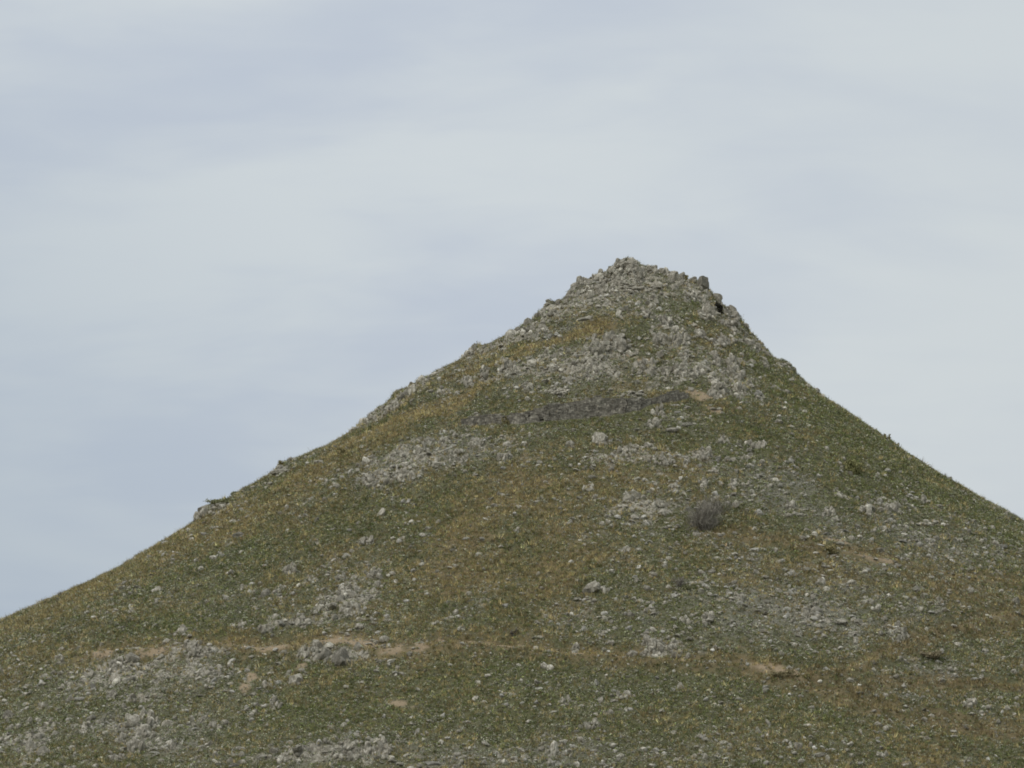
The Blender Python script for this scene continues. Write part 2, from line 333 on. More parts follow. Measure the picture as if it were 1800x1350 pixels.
M = {}
m, t, b = material('hill_ground')
v = world_vec(t)
sp = t.new('ShaderNodeSeparateColor'); t.put(sp.inputs[0], attr(t, 'ground'))
fine = t.noise(v, 3.1, 4, .65); mid = t.noise(v, .7, 4, .6); grit = t.noise(v, 9, 2, .6)
c = t.mix(fine, (.068, .068, .032), (.145, .137, .072))
c = t.mix(t.ramp(t.math('ADD', sp.outputs[0], t.math('MULTIPLY', t.math('SUBTRACT', mid, .5), 1.0)), .25, .8), c, t.mix(fine, (.115, .092, .048), (.230, .178, .097)))
c = t.mix(t.ramp(t.math('ADD', sp.outputs[1], t.math('MULTIPLY', t.math('SUBTRACT', fine, .5), 1.6)), .45, 1.1, 0.0, .75), c, t.mix(grit, (.130, .124, .100), (.27, .255, .215)))
c = t.mix(t.ramp(t.math('ADD', sp.outputs[2], t.math('MULTIPLY', t.math('SUBTRACT', fine, .5), .6)), .28, .75, 0.0, .95), c, t.mix(grit, (.215, .160, .098), (.355, .275, .180)))
cr = attr(t, 'crag', 2); rn = t.noise(t.mapping(v, (1, 1, .35)), 2.6, 5, .65, .4); r2 = t.noise(v, 1.0, 4, .6)
rc = t.mix(t.ramp(rn, .34, .66), (.165, .150, .115), (.400, .366, .294))
rc = t.mix(t.math('MULTIPLY', t.ramp(r2, .52, .68), .5), rc, (.205, .170, .105))
c = t.mix(t.ramp(t.math('ADD', cr, t.math('MULTIPLY', t.math('SUBTRACT', r2, .5), 1.2)), .28, .50), c, rc)
t.put(b.inputs['Base Color'], c); bump(t, b, t.math('ADD', t.math('MULTIPLY', rn, .8), t.math('ADD', fine, t.math('MULTIPLY', grit, .4))), .9, .25)
M['ground'] = m

def rock_material(name, dark, lite, pale, amount):
    m, t, b = material(name)
    v = world_vec(t); tone = attr(t, 'tone', 2)
    n1 = t.noise(v, 1.5, 5, .62); n2 = t.noise(t.mapping(v, (1, 1, .28)), 4.2, 4, .65, .4); n3 = t.noise(v, .45, 3, .5)
    f = t.math('ADD', t.math('MULTIPLY', n1, .55), t.math('MULTIPLY', n2, .45))
    c = t.mix(t.ramp(f, .36, .64), dark, lite)
    c = t.mix(t.math('MULTIPLY', t.ramp(t.math('ADD', f, t.math('MULTIPLY', tone, .16)), .60, .74), amount), c, pale)
    c = t.mix(t.math('MULTIPLY', t.ramp(t.noise(v, 2.3, 4, .6), .58, .70), .45), c, (.205, .165, .095))
    c = t.mix(t.math('MULTIPLY', t.ramp(n3, .5, .7), .30), c, (.165, .165, .125))
    k = t.math('ADD', .68, t.math('MULTIPLY', tone, .64))
    kk = t.new('ShaderNodeCombineXYZ')
    for i in range(3): t.put(kk.inputs[i], k)
    c = t.mix(1.0, c, kk.outputs[0], 'MULTIPLY')
    t.put(b.inputs['Base Color'], c); bump(t, b, t.math('ADD', n2, t.math('MULTIPLY', t.noise(v, 11, 3, .6), .5)), .9, .22)
    return m
M['rock'] = rock_material('limestone', (.175, .160, .124), (.395, .362, .292), (.55, .515, .43), .7)
M['pale'] = rock_material('pale_limestone', (.235, .22, .182), (.40, .378, .325), (.58, .555, .49), .75)
M['wall'] = rock_material('wall_stone', (.135, .123, .099), (.262, .240, .195), (.36, .33, .27), .55)

def plant_material(name):
    m, t, b = material(name)
    t.put(b.inputs['Base Color'], attr(t, 'col'))
    b.inputs['Specular IOR Level'].default_value = .1
    return m
M['plant'] = plant_material('grass_and_herbs')
def plain(name, a, c2, scale):
    m, t, b = material(name); n = t.noise(world_vec(t), scale, 3, .6)
    t.put(b.inputs['Base Color'], t.mix(n, a, c2)); return m
M['bark'] = plain('twig_bark', (.045, .038, .030), (.13, .11, .09), 6)

# ------------------------------------------------------------------ mesh helpers
def mesh(name, verts, faces, mat, attrs=None, smooth=False):
    """faces: (n, k) integer array with one k for all"""
    me = bpy.data.meshes.new(name)
    faces = np.asarray(faces, np.int32); n, k = faces.shape
    me.vertices.add(len(verts)); me.vertices.foreach_set('co', np.asarray(verts, np.float32).ravel())
    me.loops.add(n*k); me.loops.foreach_set('vertex_index', faces.ravel())
    me.polygons.add(n); me.polygons.foreach_set('loop_start', np.arange(0, n*k, k, dtype=np.int32))
    me.polygons.foreach_set('use_smooth', np.full(n, smooth))
    for nm, val in (attrs or {}).items():
        val = np.asarray(val, np.float32)
        if val.ndim == 1:
            a = me.attributes.new(nm, 'FLOAT', 'POINT'); a.data.foreach_set('value', val)
        else:
            a = me.attributes.new(nm, 'FLOAT_COLOR', 'POINT')
            a.data.foreach_set('color', np.concatenate([val, np.ones((len(val), 1), np.float32)], 1).ravel())
    me.update(calc_edges=True); me.materials.append(mat)
    return me
def link(name, me, parent=None, loc=(0, 0, 0)):
    o = bpy.data.objects.new(name, me); COL.objects.link(o); o.location = loc
    if parent is not None: o.parent = parent
    return o
def tag(o, label=None, cat=None, group=None, kind='thing'):
    for k, val in (('label', label), ('category', cat), ('group', group), ('kind', kind)):
        if val: o[k] = val
    return o

# ------------------------------------------------------------------ outcrop list (needed before the ground is meshed, for its swellings)
# (x, y, width, height in the photograph, shape, label[, pale])
OUTCROPS = [
 (1100,468,46,34,'crag','pointed grey crag that forms the very top of the hill'),
 (1102,468,40,20,'block','big grey block crowning the highest point of the summit'),
 (1078,470,26,20,'crag','knobbly rocks just left of the highest block on the skyline'),
 (1057,484,34,30,'crag','dark fissured crag on the summit left shoulder, below the knobbly rocks'),
 (1030,498,34,24,'crag','jagged crag stepping down the left summit skyline'),
 (1008,512,32,18,'crag','low jagged rocks at the foot of the left summit skyline'),
 (967,536,26,28,'crag','two toothed rocks standing alone on the left skyline below the summit'),
 (950,551,26,14,'crag','small rocks on the skyline just below the two toothed rocks'),
 (1119,482,48,26,'crag','pale fissured crag in the middle of the summit face'),
 (1086,492,36,24,'crag','grey broken crag under the left half of the summit'),
 (1062,508,34,18,'crag','low broken rocks below the dark fissured summit crag'),
 (1106,509,36,15,'ledge','dark undercut ledge below the middle of the summit face'),
 (1138,506,46,11,'ledge','thin layered ledge running right from the dark undercut ledge'),
 (1150,476,30,12,'crag','low rocks on the skyline right of the highest block'),
 (1170,477,34,16,'crag','flat topped rocks on the right half of the summit skyline'),
 (1183,488,17,26,'block','upright square pillar of rock with a pale left edge on the summit'),
 (1199,494,26,20,'crag','dark cracked rocks beside the square summit pillar'),
 (1218,497,20,18,'crag','rough rocks below the spiky plant on the summit skyline'),
 (1234,502,26,28,'block','rounded grey block on the right shoulder of the summit'),
 (1243,516,16,24,'crag','steep narrow crag under the rounded right shoulder block'),
 (1256,526,20,18,'crag','small crag on the right skyline below the narrow crag'),
 (1244,546,34,40,'crag','tall grey crag face on the upper right flank left of the dark shrub'),
 (1270,538,18,18,'crag','skyline rocks above the dark shrub of the right shoulder'),
 (1281,552,18,18,'crag','grey skyline rocks right of the dark shrub'),
 (1294,562,18,28,'block','squared grey block jutting from the right skyline'),
 (1286,576,40,28,'crag','broken cliff below the squared block on the right skyline'),
 (1308,578,18,20,'crag','small steep crag on the right skyline below the squared block'),
 (1326,602,44,36,'crag','big dark rounded crag bulging from the right skyline'),
 (1344,640,30,18,'crag','rough rocks at the foot of the big rounded skyline crag'),
 (1376,641,36,11,'ledge','thin overhanging ledge poking out of the right skyline'),
 (1420,675,22,10,'crag','small crag on the right skyline below the overhanging ledge'),
 (1271,566,13,17,'block','pale upright block under the dark shrub of the right shoulder',1),
 (1143,553,30,17,'crag','dark little outcrop on the green shelf below the summit'),
 (1146,536,20,14,'crag','small grey rocks above the dark outcrop of the green shelf'),
 (1031,560,34,13,'slab','tilted pale grey slab on the left flank below the summit'),
 (992,565,24,12,'crag','low rocks in dry grass left of the tilted pale slab'),
 (955,588,30,18,'crag','grey outcrop at the left skyline above the ochre ledge'),
 (1234,555,16,14,'crag','small pointed rock in the green below the tall right crag'),
 (1213,520,26,18,'crag','pale rubble outcrop under the square summit pillar'),
 (1074,606,34,36,'crag','prominent dark grey crag above the reddish soil patch'),
 (1091,613,22,24,'boulder','lighter boulder leaning against the prominent dark crag'),
 (1041,609,38,26,'crag','wide fissured outcrop left of the prominent dark crag'),
 (1161,601,32,28,'crag','dark rock knot above the grassy hollow in the upper crags'),
 (1192,599,46,26,'crag','grey outcrop right of the grassy hollow in the upper crags'),
 (1048,628,28,18,'crag','rocks directly below the wide fissured outcrop'),
 (1203,630,30,20,'crag','rocks below the right rim of the grassy hollow'),
 (1165,570,40,14,'crag','low grey rocks across the slope above the grassy hollow'),
 (1230,588,28,13,'crag','low pale rocks beside the bare soil on the upper right'),
 (1268,602,40,24,'crag','grey crag below the pale upright block on the right flank'),
 (1038,651,40,26,'crag','broad crag on the left below the wide fissured outcrop'),
 (1136,650,54,26,'crag','broad dark crag below the reddish soil patch'),
 (1078,661,28,14,'crag','small pale outcrop between the two broad crags'),
 (1175,662,26,16,'crag','small outcrop right of the broad dark crag'),
 (1197,656,36,22,'crag','grey outcrop halfway between the grassy hollow and the walls'),
 (1262,628,36,38,'crag','steep grey crag in the middle of the right flank'),
 (1292,657,50,46,'crag','large grey lump of rock above the green right slope'),
 (1260,688,38,32,'crag','prominent cracked outcrop above the right end of the walls'),
 (1303,688,30,22,'crag','dark outcrop at the edge of the green right slope'),
 (1332,695,15,16,'boulder','white topped boulder in green grass on the right slope',1),
 (973,650,48,14,'ledge','layered rock ledge left of the broad crags'),
 (1000,668,36,14,'crag','low rocks below the layered ledge above the long wall'),
 (1220,660,24,16,'crag','small rocks left of the large grey lump'),
 (832,620,26,11,'crag','dark skyline rocks above the upper end of the ochre ledge'),
 (900,592,30,12,'crag','low skyline rocks on the left flank near the ochre ledge'),
 (932,590,50,22,'crag','dark grey outcrop spread along the left flank skyline'),
 (894,655,40,24,'crag','grey outcrop below the ochre ledge on the left flank'),
 (822,674,34,18,'crag','dark outcrop in ochre grass on the left flank'),
 (850,661,22,18,'crag','small crag beside the dark outcrop in ochre grass'),
 (878,637,30,15,'crag','little dark outcrop just under the upper ochre ledge'),
 (782,689,30,14,'crag','low rocks left of the dark outcrop in ochre grass'),
 (745,670,30,12,'crag','skyline rocks on the left flank above the bright ochre patch'),
 (701,696,26,16,'crag','rough dark rocks on the left skyline bump'),
 (693,716,30,15,'crag','grey rocks under the left skyline bump'),
 (668,722,22,15,'crag','small skyline crag at the foot of the left bump'),
 (637,750,28,11,'ledge','flat dark rocks low on the left skyline'),
 (980,687,46,16,'ledge','grey layered rocks above the left half of the long wall'),
 (927,683,24,14,'crag','small rocks in pale rubble above the long wall'),
 (838,731,24,10,'ledge','flat rock ledge just above the broken wall'),
 (1118,692,40,12,'ledge','low layered rocks above the right half of the long wall'),
 (756,779,22,18,'crag','small grey outcrop at the top of the left scree'),
 (806,803,36,28,'crag','three big grey rocks with a dark gap in the left scree'),
 (742,798,30,22,'crag','grey outcrop in the middle of the left scree'),
 (780,775,24,14,'crag','rough rocks in the scree under the broken wall'),
 (648,846,36,20,'crag','dark toothed rocks at the lower left of the scree'),
 (668,836,20,16,'crag','pale rocks beside the dark toothed rocks of the scree'),
 (713,836,40,20,'crag','pale grey outcrop along the lower edge of the scree'),
 (768,819,26,13,'boulder','low grey boulder at the lower edge of the left scree'),
 (884,802,42,15,'crag','low pale outcrop in the grass under the long wall'),
 (700,800,30,16,'crag','loose grey outcrop at the left side of the scree'),
 (835,780,34,14,'crag','low rubble outcrop below the white stones of the broken wall'),
 (508,829,66,22,'ledge','layered grey rock ledge under the left skyline'),
 (568,812,42,9,'ledge','narrow layered ledge continuing up to the right of the layered skyline ledge'),
 (470,848,26,12,'ledge','dark ledge end at the lower left of the layered skyline ledge'),
 (360,902,34,24,'block','square cut rock end standing on the lower left skyline'),
 (388,886,50,20,'ledge','rock ledge under the dark green bushes of the left skyline'),
 (440,858,26,7,'ledge','small pale ledge on the left skyline between two bushes'),
 (587,854,24,13,'crag','small grey outcrop in ochre grass of the left flank'),
 (422,943,24,11,'slab','smooth grey slab in ochre grass on the left flank'),
 (403,959,9,5,'slab','white flat stone below the smooth grey slab on the left flank',1),
 (386,977,18,7,'crag','low pinkish white rocks on the ochre left flank',1),
 (642,953,34,13,'crag','low jagged rocks in the grass of the middle left slope'),
 (630,918,13,8,'boulder','small pale stone above the low jagged rocks of the middle left'),
 (509,1001,30,18,'crag','grey outcrop in green grass on the lower left flank'),
 (487,1036,22,17,'crag','pale grey rock below the outcrop in green grass'),
 (431,1034,26,12,'crag','low rocks on the left flank above the dirt path'),
 (660,1012,30,20,'crag','pale pointed outcrop above the middle left rocks'),
 (598,1016,24,15,'crag','small grey outcrop left of the pale pointed outcrop'),
 (612,1042,50,30,'crag','large pale outcrop in the middle of the lower left slope'),
 (614,1077,52,26,'crag','large broken outcrop just above the dirt path on the left'),
 (560,1072,40,22,'crag','grey rubble outcrop left of the large broken outcrop'),
 (631,1101,20,18,'boulder','smooth grey boulder above the ochre bank of the dirt path'),
 (530,1095,36,18,'crag','dark low outcrop above the left part of the dirt path'),
 (470,1105,40,16,'crag','row of grey rocks above the left end of the dirt path'),
 (420,1100,36,14,'crag','scattered grey rocks uphill of the left path end'),
 (678,1132,20,10,'crag','small rocks inside the bend of the dirt path'),
 (100,1158,40,18,'crag','grey outcrop near the left edge of the slope'),
 (205,1176,48,26,'crag','big grey outcrop below the left soil patch'),
 (234,1164,26,24,'boulder','smooth grey boulder right of the left soil patch'),
 (164,1209,13,19,'block','pinkish upright block in the lower left rocks',1),
 (140,1231,26,9,'slab','long flat pale slab in the lower left rocks',1),
 (150,1190,34,16,'crag','dark broken rocks above the pinkish upright block'),
 (120,1205,24,14,'crag','small dark rocks left of the pinkish upright block'),
 (336,1144,42,32,'crag','tall fluted grey crag beside the left dirt path'),
 (370,1148,26,16,'crag','low rocks right of the tall fluted crag'),
 (365,1188,44,22,'crag','rounded grey outcrop below the tall fluted crag'),
 (340,1172,26,14,'crag','grey rocks between the tall fluted crag and the rounded outcrop'),
 (233,1136,38,12,'ledge','grey ledge along the upper side of the left path end'),
 (316,1106,30,14,'crag','little grey outcrop above the tall fluted crag'),
 (200,1224,24,14,'crag','small grey outcrop right of the long pale slab'),
 (233,1231,26,14,'crag','small dark outcrop in grass, second right of the long pale slab'),
 (253,1279,64,46,'crag','great pale fissured outcrop in the lower left corner area'),
 (214,1293,26,28,'crag','dark hollowed crag leaning on the great pale outcrop'),
 (237,1316,50,24,'crag','rocks spilling below the great pale fissured outcrop'),
 (146,1276,28,11,'crag','low pale rocks left of the great pale outcrop'),
 (300,1310,40,15,'crag','low grey rocks right below the great pale outcrop'),
 (203,1328,30,24,'crag','grey rocks at the bottom edge left of the great pale outcrop'),
 (14,1259,18,16,'boulder','pale rock cut by the left edge of the photo'),
 (12,1300,22,15,'crag','dark rocks at the left edge near the bottom'),
 (60,1320,40,18,'crag','grey overgrown rocks in the bottom left corner'),
 (75,1240,22,12,'crag','small pale rocks near the left edge'),
 (375,1277,26,10,'crag','small low rocks in grass right of the great pale outcrop'),
 (519,1195,30,28,'boulder','large lone grey boulder below the ochre bank of the path'),
 (484,1240,24,20,'crag','grey outcrop below the large lone grey boulder'),
 (452,1240,12,14,'boulder','small grey stone left of the outcrop below the lone boulder'),
 (472,1206,26,14,'crag','low dark rocks left of the large lone grey boulder'),
 (602,1159,40,36,'block','square grey block propping up the dirt path'),
 (546,1150,56,30,'crag','ribbed rock face holding the dirt path above its left half'),
 (572,1152,18,28,'block','narrow dark block left of the square path block'),
 (622,1155,14,18,'crag','small broken rocks right of the square path block'),
 (664,1318,60,28,'crag','bright pale jagged outcrop at the bottom left of the middle'),
 (608,1328,44,24,'crag','rough grey outcrop left of the bright jagged outcrop'),
 (575,1315,22,22,'crag','upright grey rocks above the rough grey bottom outcrop'),
 (524,1327,24,18,'boulder','rounded pale boulder near the bottom edge, left of the jagged outcrops'),
 (484,1320,20,14,'boulder','grey boulder uphill of the flat slab near the bottom edge'),
 (463,1331,28,11,'slab','flat pale slab near the bottom edge, left of the rounded pale boulder'),
 (413,1344,28,10,'slab','whitish flat rock cut by the bottom edge on the left',1),
 (420,1315,14,12,'boulder','small dark stone above the whitish flat rock at the bottom edge'),
 (762,1343,32,9,'slab','whitish flat rock cut by the bottom edge near the middle',1),
 (1056,773,30,25,'boulder','prominent lone grey boulder in ochre grass below the long wall'),
 (1072,776,9,9,'boulder','small pale stone touching the right side of the prominent lone boulder',1),
 (1002,781,18,17,'boulder','second grey boulder, left of the prominent lone boulder'),
 (1007,756,9,9,'boulder','small round stone in the grass under the middle of the long wall'),
 (870,888,17,9,'boulder','smooth oval grey stone alone in the middle ochre grass'),
 (1106,791,58,17,'crag','long low outcrop in ochre grass right of the lone boulder'),
 (1140,785,22,13,'crag','dark end of the long low outcrop in ochre grass'),
 (1160,810,58,19,'crag','second long grey outcrop below and right of the first'),
 (1240,801,26,25,'crag','prominent grey outcrop above orange grass on the middle right'),
 (1204,813,17,13,'crag','small pale outcrop left of the prominent middle right outcrop'),
 (1262,808,12,14,'boulder','pale stone right of the prominent middle right outcrop',1),
 (1205,746,24,12,'slab','smooth violet grey slab in green grass right of the long wall'),
 (1179,756,24,11,'slab','pale slab below the smooth violet grey slab'),
 (1191,725,15,6,'slab','bright white flat stone in grass at the right of the walls',1),
 (1187,712,22,5,'slab','narrow white slab just under the low ruined wall end',1),
 (1207,715,12,6,'slab','small white slab right of the narrow white slab',1),
 (1156,724,36,15,'crag','pale tumbled rocks at the right end of the long wall'),
 (1150,745,30,16,'crag','grey rubble outcrop under the tumbled rocks of the wall'),
 (1329,781,46,14,'crag','low grey outcrop in the green slope of the middle right'),
 (1270,775,26,12,'crag','low pale rocks left of the green slope outcrop'),
 (1235,855,22,18,'crag','grey outcrop above the large bare shrub'),
 (1291,853,17,19,'crag','two pale rocks with a dark gap right of the bare shrubs'),
 (1257,868,13,13,'boulder','whitish stone above the bare shrubs',1),
 (1183,857,24,12,'crag','dark jagged rocks in grass up left of the bare shrubs'),
 (1113,879,34,20,'crag','pale rough outcrop in the slope left of the bare shrub'),
 (1160,892,30,18,'crag','pale orange tinged outcrop close left of the bare shrub'),
 (1116,908,15,12,'boulder','rounded grey stone under the pale rough outcrop'),
 (1138,919,20,10,'crag','row of low pale stones left below the bare shrub'),
 (1180,926,30,9,'ledge','thin line of grey rocks leading left from the bare shrub foot'),
 (1100,966,26,11,'crag','low grey rocks above the pale round stone of the middle'),
 (1142,953,16,10,'boulder','pale round stone under the line of rocks by the bare shrub'),
 (1035,859,30,10,'crag','low grey rocks in the bright ochre grass of the middle'),
 (1333,901,18,14,'boulder','pale whitish boulder on the slope right of the bare shrub',1),
 (1390,890,26,14,'crag','grey rubble outcrop on the slope under the green right face'),
 (1460,900,28,14,'crag','pale low outcrop in the scree of the right slope'),
 (1519,901,36,19,'crag','dark fissured outcrop in the scree below the right skyline'),
 (1566,895,26,14,'crag','pale outcrop right of the dark fissured scree outcrop'),
 (1597,875,30,11,'ledge','pale ledge at the upper edge of the right scree',1),
 (1618,882,40,13,'crag','grey rocks under the pale ledge of the right scree'),
 (1648,890,20,8,'slab','dark edged slab at the right end of the pale ledge'),
 (1630,918,42,12,'ledge','long grey ledge in the lower part of the right scree'),
 (1602,865,14,5,'slab','white flat stone above the pale ledge of the right scree',1),
 (1411,944,14,8,'boulder','small pale stone by the upper right track'),
 (1764,962,15,9,'boulder','white stone in green grass near the right edge',1),
 (1710,917,12,8,'boulder','whitish stone at the right edge of the scree under the skyline',1),
 (1442,1022,18,15,'boulder','dark based grey boulder at the top of the wide rubble field'),
 (1396,1041,20,13,'crag','pale small outcrop left in the wide rubble field',1),
 (1424,1077,42,16,'crag','broad flat grey outcrop in the middle of the wide rubble field'),
 (1476,1094,32,12,'slab','long smooth slab right in the wide rubble field'),
 (1401,1110,22,12,'crag','white topped rocks at the lower end of the wide rubble field',1),
 (1580,1112,42,24,'crag','prominent grey outcrop with a dark right foot by the diagonal path'),
 (1511,1093,14,16,'boulder','grey stone with a dark side between slab and prominent outcrop'),
 (1613,1036,19,16,'boulder','triangular grey boulder in brown grass on the right'),
 (1708,1038,36,15,'crag','low grey outcrop in brown grass near the right edge'),
 (1786,1056,13,16,'boulder','grey stone at the right edge above the diagonal path'),
 (1040,1034,32,28,'boulder','prominent grey boulder with dark right side above the dirt path'),
 (1062,1036,26,13,'crag','dark low rocks right of the prominent grey boulder'),
 (1156,1136,68,30,'crag','big pale topped outcrop just above the middle of the dirt path'),
 (1112,1141,20,14,'boulder','rounded stone at the left end of the big path outcrop'),
 (1012,1133,22,11,'crag','small grey rocks on the upper side of the dirt path'),
 (1244,1088,24,18,'crag','grey outcrop up right of the big path outcrop'),
 (1206,1090,20,13,'crag','dark outcrop above the right end of the big path outcrop'),
 (1300,1050,26,18,'crag','grey overgrown outcrop in the lower right rubble'),
 (1258,1047,10,7,'boulder','bright white stone in green grass up right of the path outcrop',1),
 (1146,1074,34,10,'crag','low grey rocks above the big path outcrop'),
 (943,1235,13,14,'boulder','pale upright stone below the middle of the dirt path',1),
 (966,1238,8,6,'boulder','small white stone right beside the pale upright stone',1),
 (1118,1237,9,9,'boulder','bright white stone below the right part of the dirt path',1),
 (1100,1225,40,12,'crag','low rubble outcrop just above the bright white stone'),
 (990,1230,34,10,'crag','low grey rocks right of the pale upright stone'),
 (970,1321,24,17,'crag','pale outcrop near the bottom edge right of the middle'),
 (884,1338,42,9,'ledge','pale flat ledge cut by the bottom edge in the middle'),
 (973,1344,34,9,'crag','bright rocks cut by the bottom edge under the pale outcrop',1),
 (1040,1275,40,14,'crag','dark low outcrop on the green slope below the path'),
 (1476,1263,11,9,'boulder','white pointed stone below the forks of the path',1),
 (1676,1294,18,7,'slab','flat grey slab beside the lowest right hand path'),
 (1788,1241,18,9,'crag','pale rocks at the right edge between two paths'),
 (1655,1146,11,14,'boulder','pale pointed stone beside the dark brown shrub on the right',1),
 (1440,1326,26,9,'slab','pale flat slab near the bottom edge on the right'),
 (1700,1235,34,13,'crag','pale rubble outcrop between the two lower right paths'),
 (1560,1180,30,7,'ledge','thin pale ledge along the bank of the right path'),
 (1550,1328,22,12,'crag','small pale outcrop near the bottom edge far right'),
]
_c = np.array([(o[0], o[1]) for o in OUTCROPS], float)
OUT_P = cast(_c[:, 0], _c[:, 1])
for o, p in zip(OUTCROPS, OUT_P):
    s = (p[1]*CP+(p[2]-CAM_Z)*SP)/FPX
    if o[4] in ('crag', 'boulder') and min(o[2], o[3]) >= 18 and o[1] > 560:
        BUMPS.append((p[0], p[1]+.3*o[3]*s, .5*o[2]*s, .22*o[3]*s))

# ------------------------------------------------------------------ the ground: one sheet, fine on the seen slope, coarse to the horizon
def build_ground():
    th = np.concatenate([np.linspace(R(-118), R(118), 1180), np.linspace(R(118), R(242), 90)[1:-1]])
    rr = np.concatenate([np.arange(0.01, 26, .4), np.arange(26, 168, .5), np.arange(168, 262, 2.5), np.geomspace(264, 9000, 46)])
    T_, R_ = np.meshgrid(th, rr)
    x = PEAK_X+R_*np.sin(T_); y = PEAK_Y-R_*np.cos(T_)
    z = height(x, y)
    nr, nt = x.shape
    i = np.arange(nr*nt).reshape(nr, nt); j = np.roll(i, -1, 1)
    f = np.stack([i[:-1], i[1:], j[1:], j[:-1]], -1).reshape(-1, 4)
    V = np.stack([x, y, z], -1).reshape(-1, 3)
    o, g, r_, s = zones(V[:, 0], V[:, 1], V[:, 2])
    link('ground', mesh('ground', V, f, M['ground'], {'ground': np.stack([o*(1-.5*g), r_, s], 1), 'crag': np.where((V[:, 2] > 3) & (np.abs(V[:, 0]) < 125) & (V[:, 1] < 622), crag_weight(V[:, 0], V[:, 1], V[:, 2])*(1-s), 0)}, True))['kind'] = 'structure'
build_ground()

# ------------------------------------------------------------------ stone shapes
def ico(level):
    bm = bmesh.new(); bmesh.ops.create_icosphere(bm, subdivisions=level, radius=1)
    v = np.array([q.co[:] for q in bm.verts]); f = np.array([[q.index for q in p.verts] for p in bm.faces]); bm.free()
    return v, f
ICO = {k: ico(k) for k in (1, 2, 3, 4)}
def chip(level, seed, cuts=10, rough=.16, flat=.9):
    """a broken stone: a ball cut by random planes, then weathered"""
    g = np.random.default_rng(seed); v, f = ICO[level]; v = v.copy()
    for _ in range(cuts):
        n = g.normal(size=3); n /= np.linalg.norm(n); c = g.uniform(.5, .86)
        d = v@n-c; v -= np.where(d > 0, d, 0)[:, None]*n
    q = v*1.9+seed*3.7
    k = fbm(q[:, 0], q[:, 1], q[:, 2], 4, seed)-.5
    v *= (1+rough*2.2*k)[:, None]
    if level >= 2:                              # solution runnels down the faces
        a = np.arctan2(v[:, 1], v[:, 0]); w_ = fbm(a*2.3+seed, v[:, 2]*.5+seed, octaves=2, seed=seed+5)-.5
        v[:, :2] *= (1+.30*w_*flat)[:, None]
    return v, f
CHIPS = {lv: [chip(lv, 100*lv+k) for k in range(26)] for lv in (1, 2, 3)}

def rot_rows(n, g, tilt):
    """random turn about the vertical followed by a small random lean"""
    a = g.uniform(0, 2*math.pi, n); tx = g.normal(0, tilt, n); ty = g.normal(0, tilt, n)
    ca, sa = np.cos(a), np.sin(a); Z = np.zeros(n); O = np.ones(n)
    A = np.stack([np.stack([ca, -sa, Z], 1), np.stack([sa, ca, Z], 1), np.stack([Z, Z, O], 1)], 1)
    cx, sx, cy, sy = np.cos(tx), np.sin(tx), np.cos(ty), np.sin(ty)
    B = np.stack([np.stack([O, Z, Z], 1), np.stack([Z, cx, -sx], 1), np.stack([Z, sx, cx], 1)], 1)
    C = np.stack([np.stack([cy, Z, sy], 1), np.stack([Z, O, Z], 1), np.stack([-sy, Z, cy], 1)], 1)
    return C@B@A

def pile(P, size, tone, g, tilt=.25, joined=False):
    """stones at points P with per-axis sizes, merged into one vertex and face list"""
    Vs, Fs, Ts = [], [], []; base = 0
    Rm = rot_rows(len(P), g, tilt)
    for k in range(len(P)):
        lv = 3 if size[k].max() > .75 else 2 if size[k].max() > .35 else 1
        v, f = CHIPS[lv][g.integers(26)]
        v = (v*size[k])@Rm[k].T+P[k]
        Vs.append(v); Fs.append(f); Ts.append(np.full(len(v), tone[k]))
    if joined:                                  # stones that touch nothing else are not part of the outcrop
        lo = np.array([v.min(0) for v in Vs]); hi = np.array([v.max(0) for v in Vs])
        gap = np.maximum(0, np.maximum(lo[:, None]-hi[None], lo[None]-hi[:, None])); touch = np.sqrt((gap**2).sum(2)) < .06
        part = np.arange(len(Vs))
        for _ in range(len(Vs)):
            new = np.where(touch, part[None, :], len(Vs)).min(1)
            if (new == part).all(): break
            part = new
        mass = {p_: sum(float((hi[k]-lo[k]).prod()) for k in np.nonzero(part == p_)[0]) for p_ in set(part.tolist())}
        best = max(mass, key=mass.get)
        Vs, Fs, Ts = ([a_[k] for k in range(len(part)) if part[k] == best] for a_ in (Vs, Fs, Ts))
    base = 0
    for k in range(len(Vs)): Fs[k] = Fs[k]+base; base += len(Vs[k])
    return np.concatenate(Vs), np.concatenate(Fs), np.concatenate(Ts)

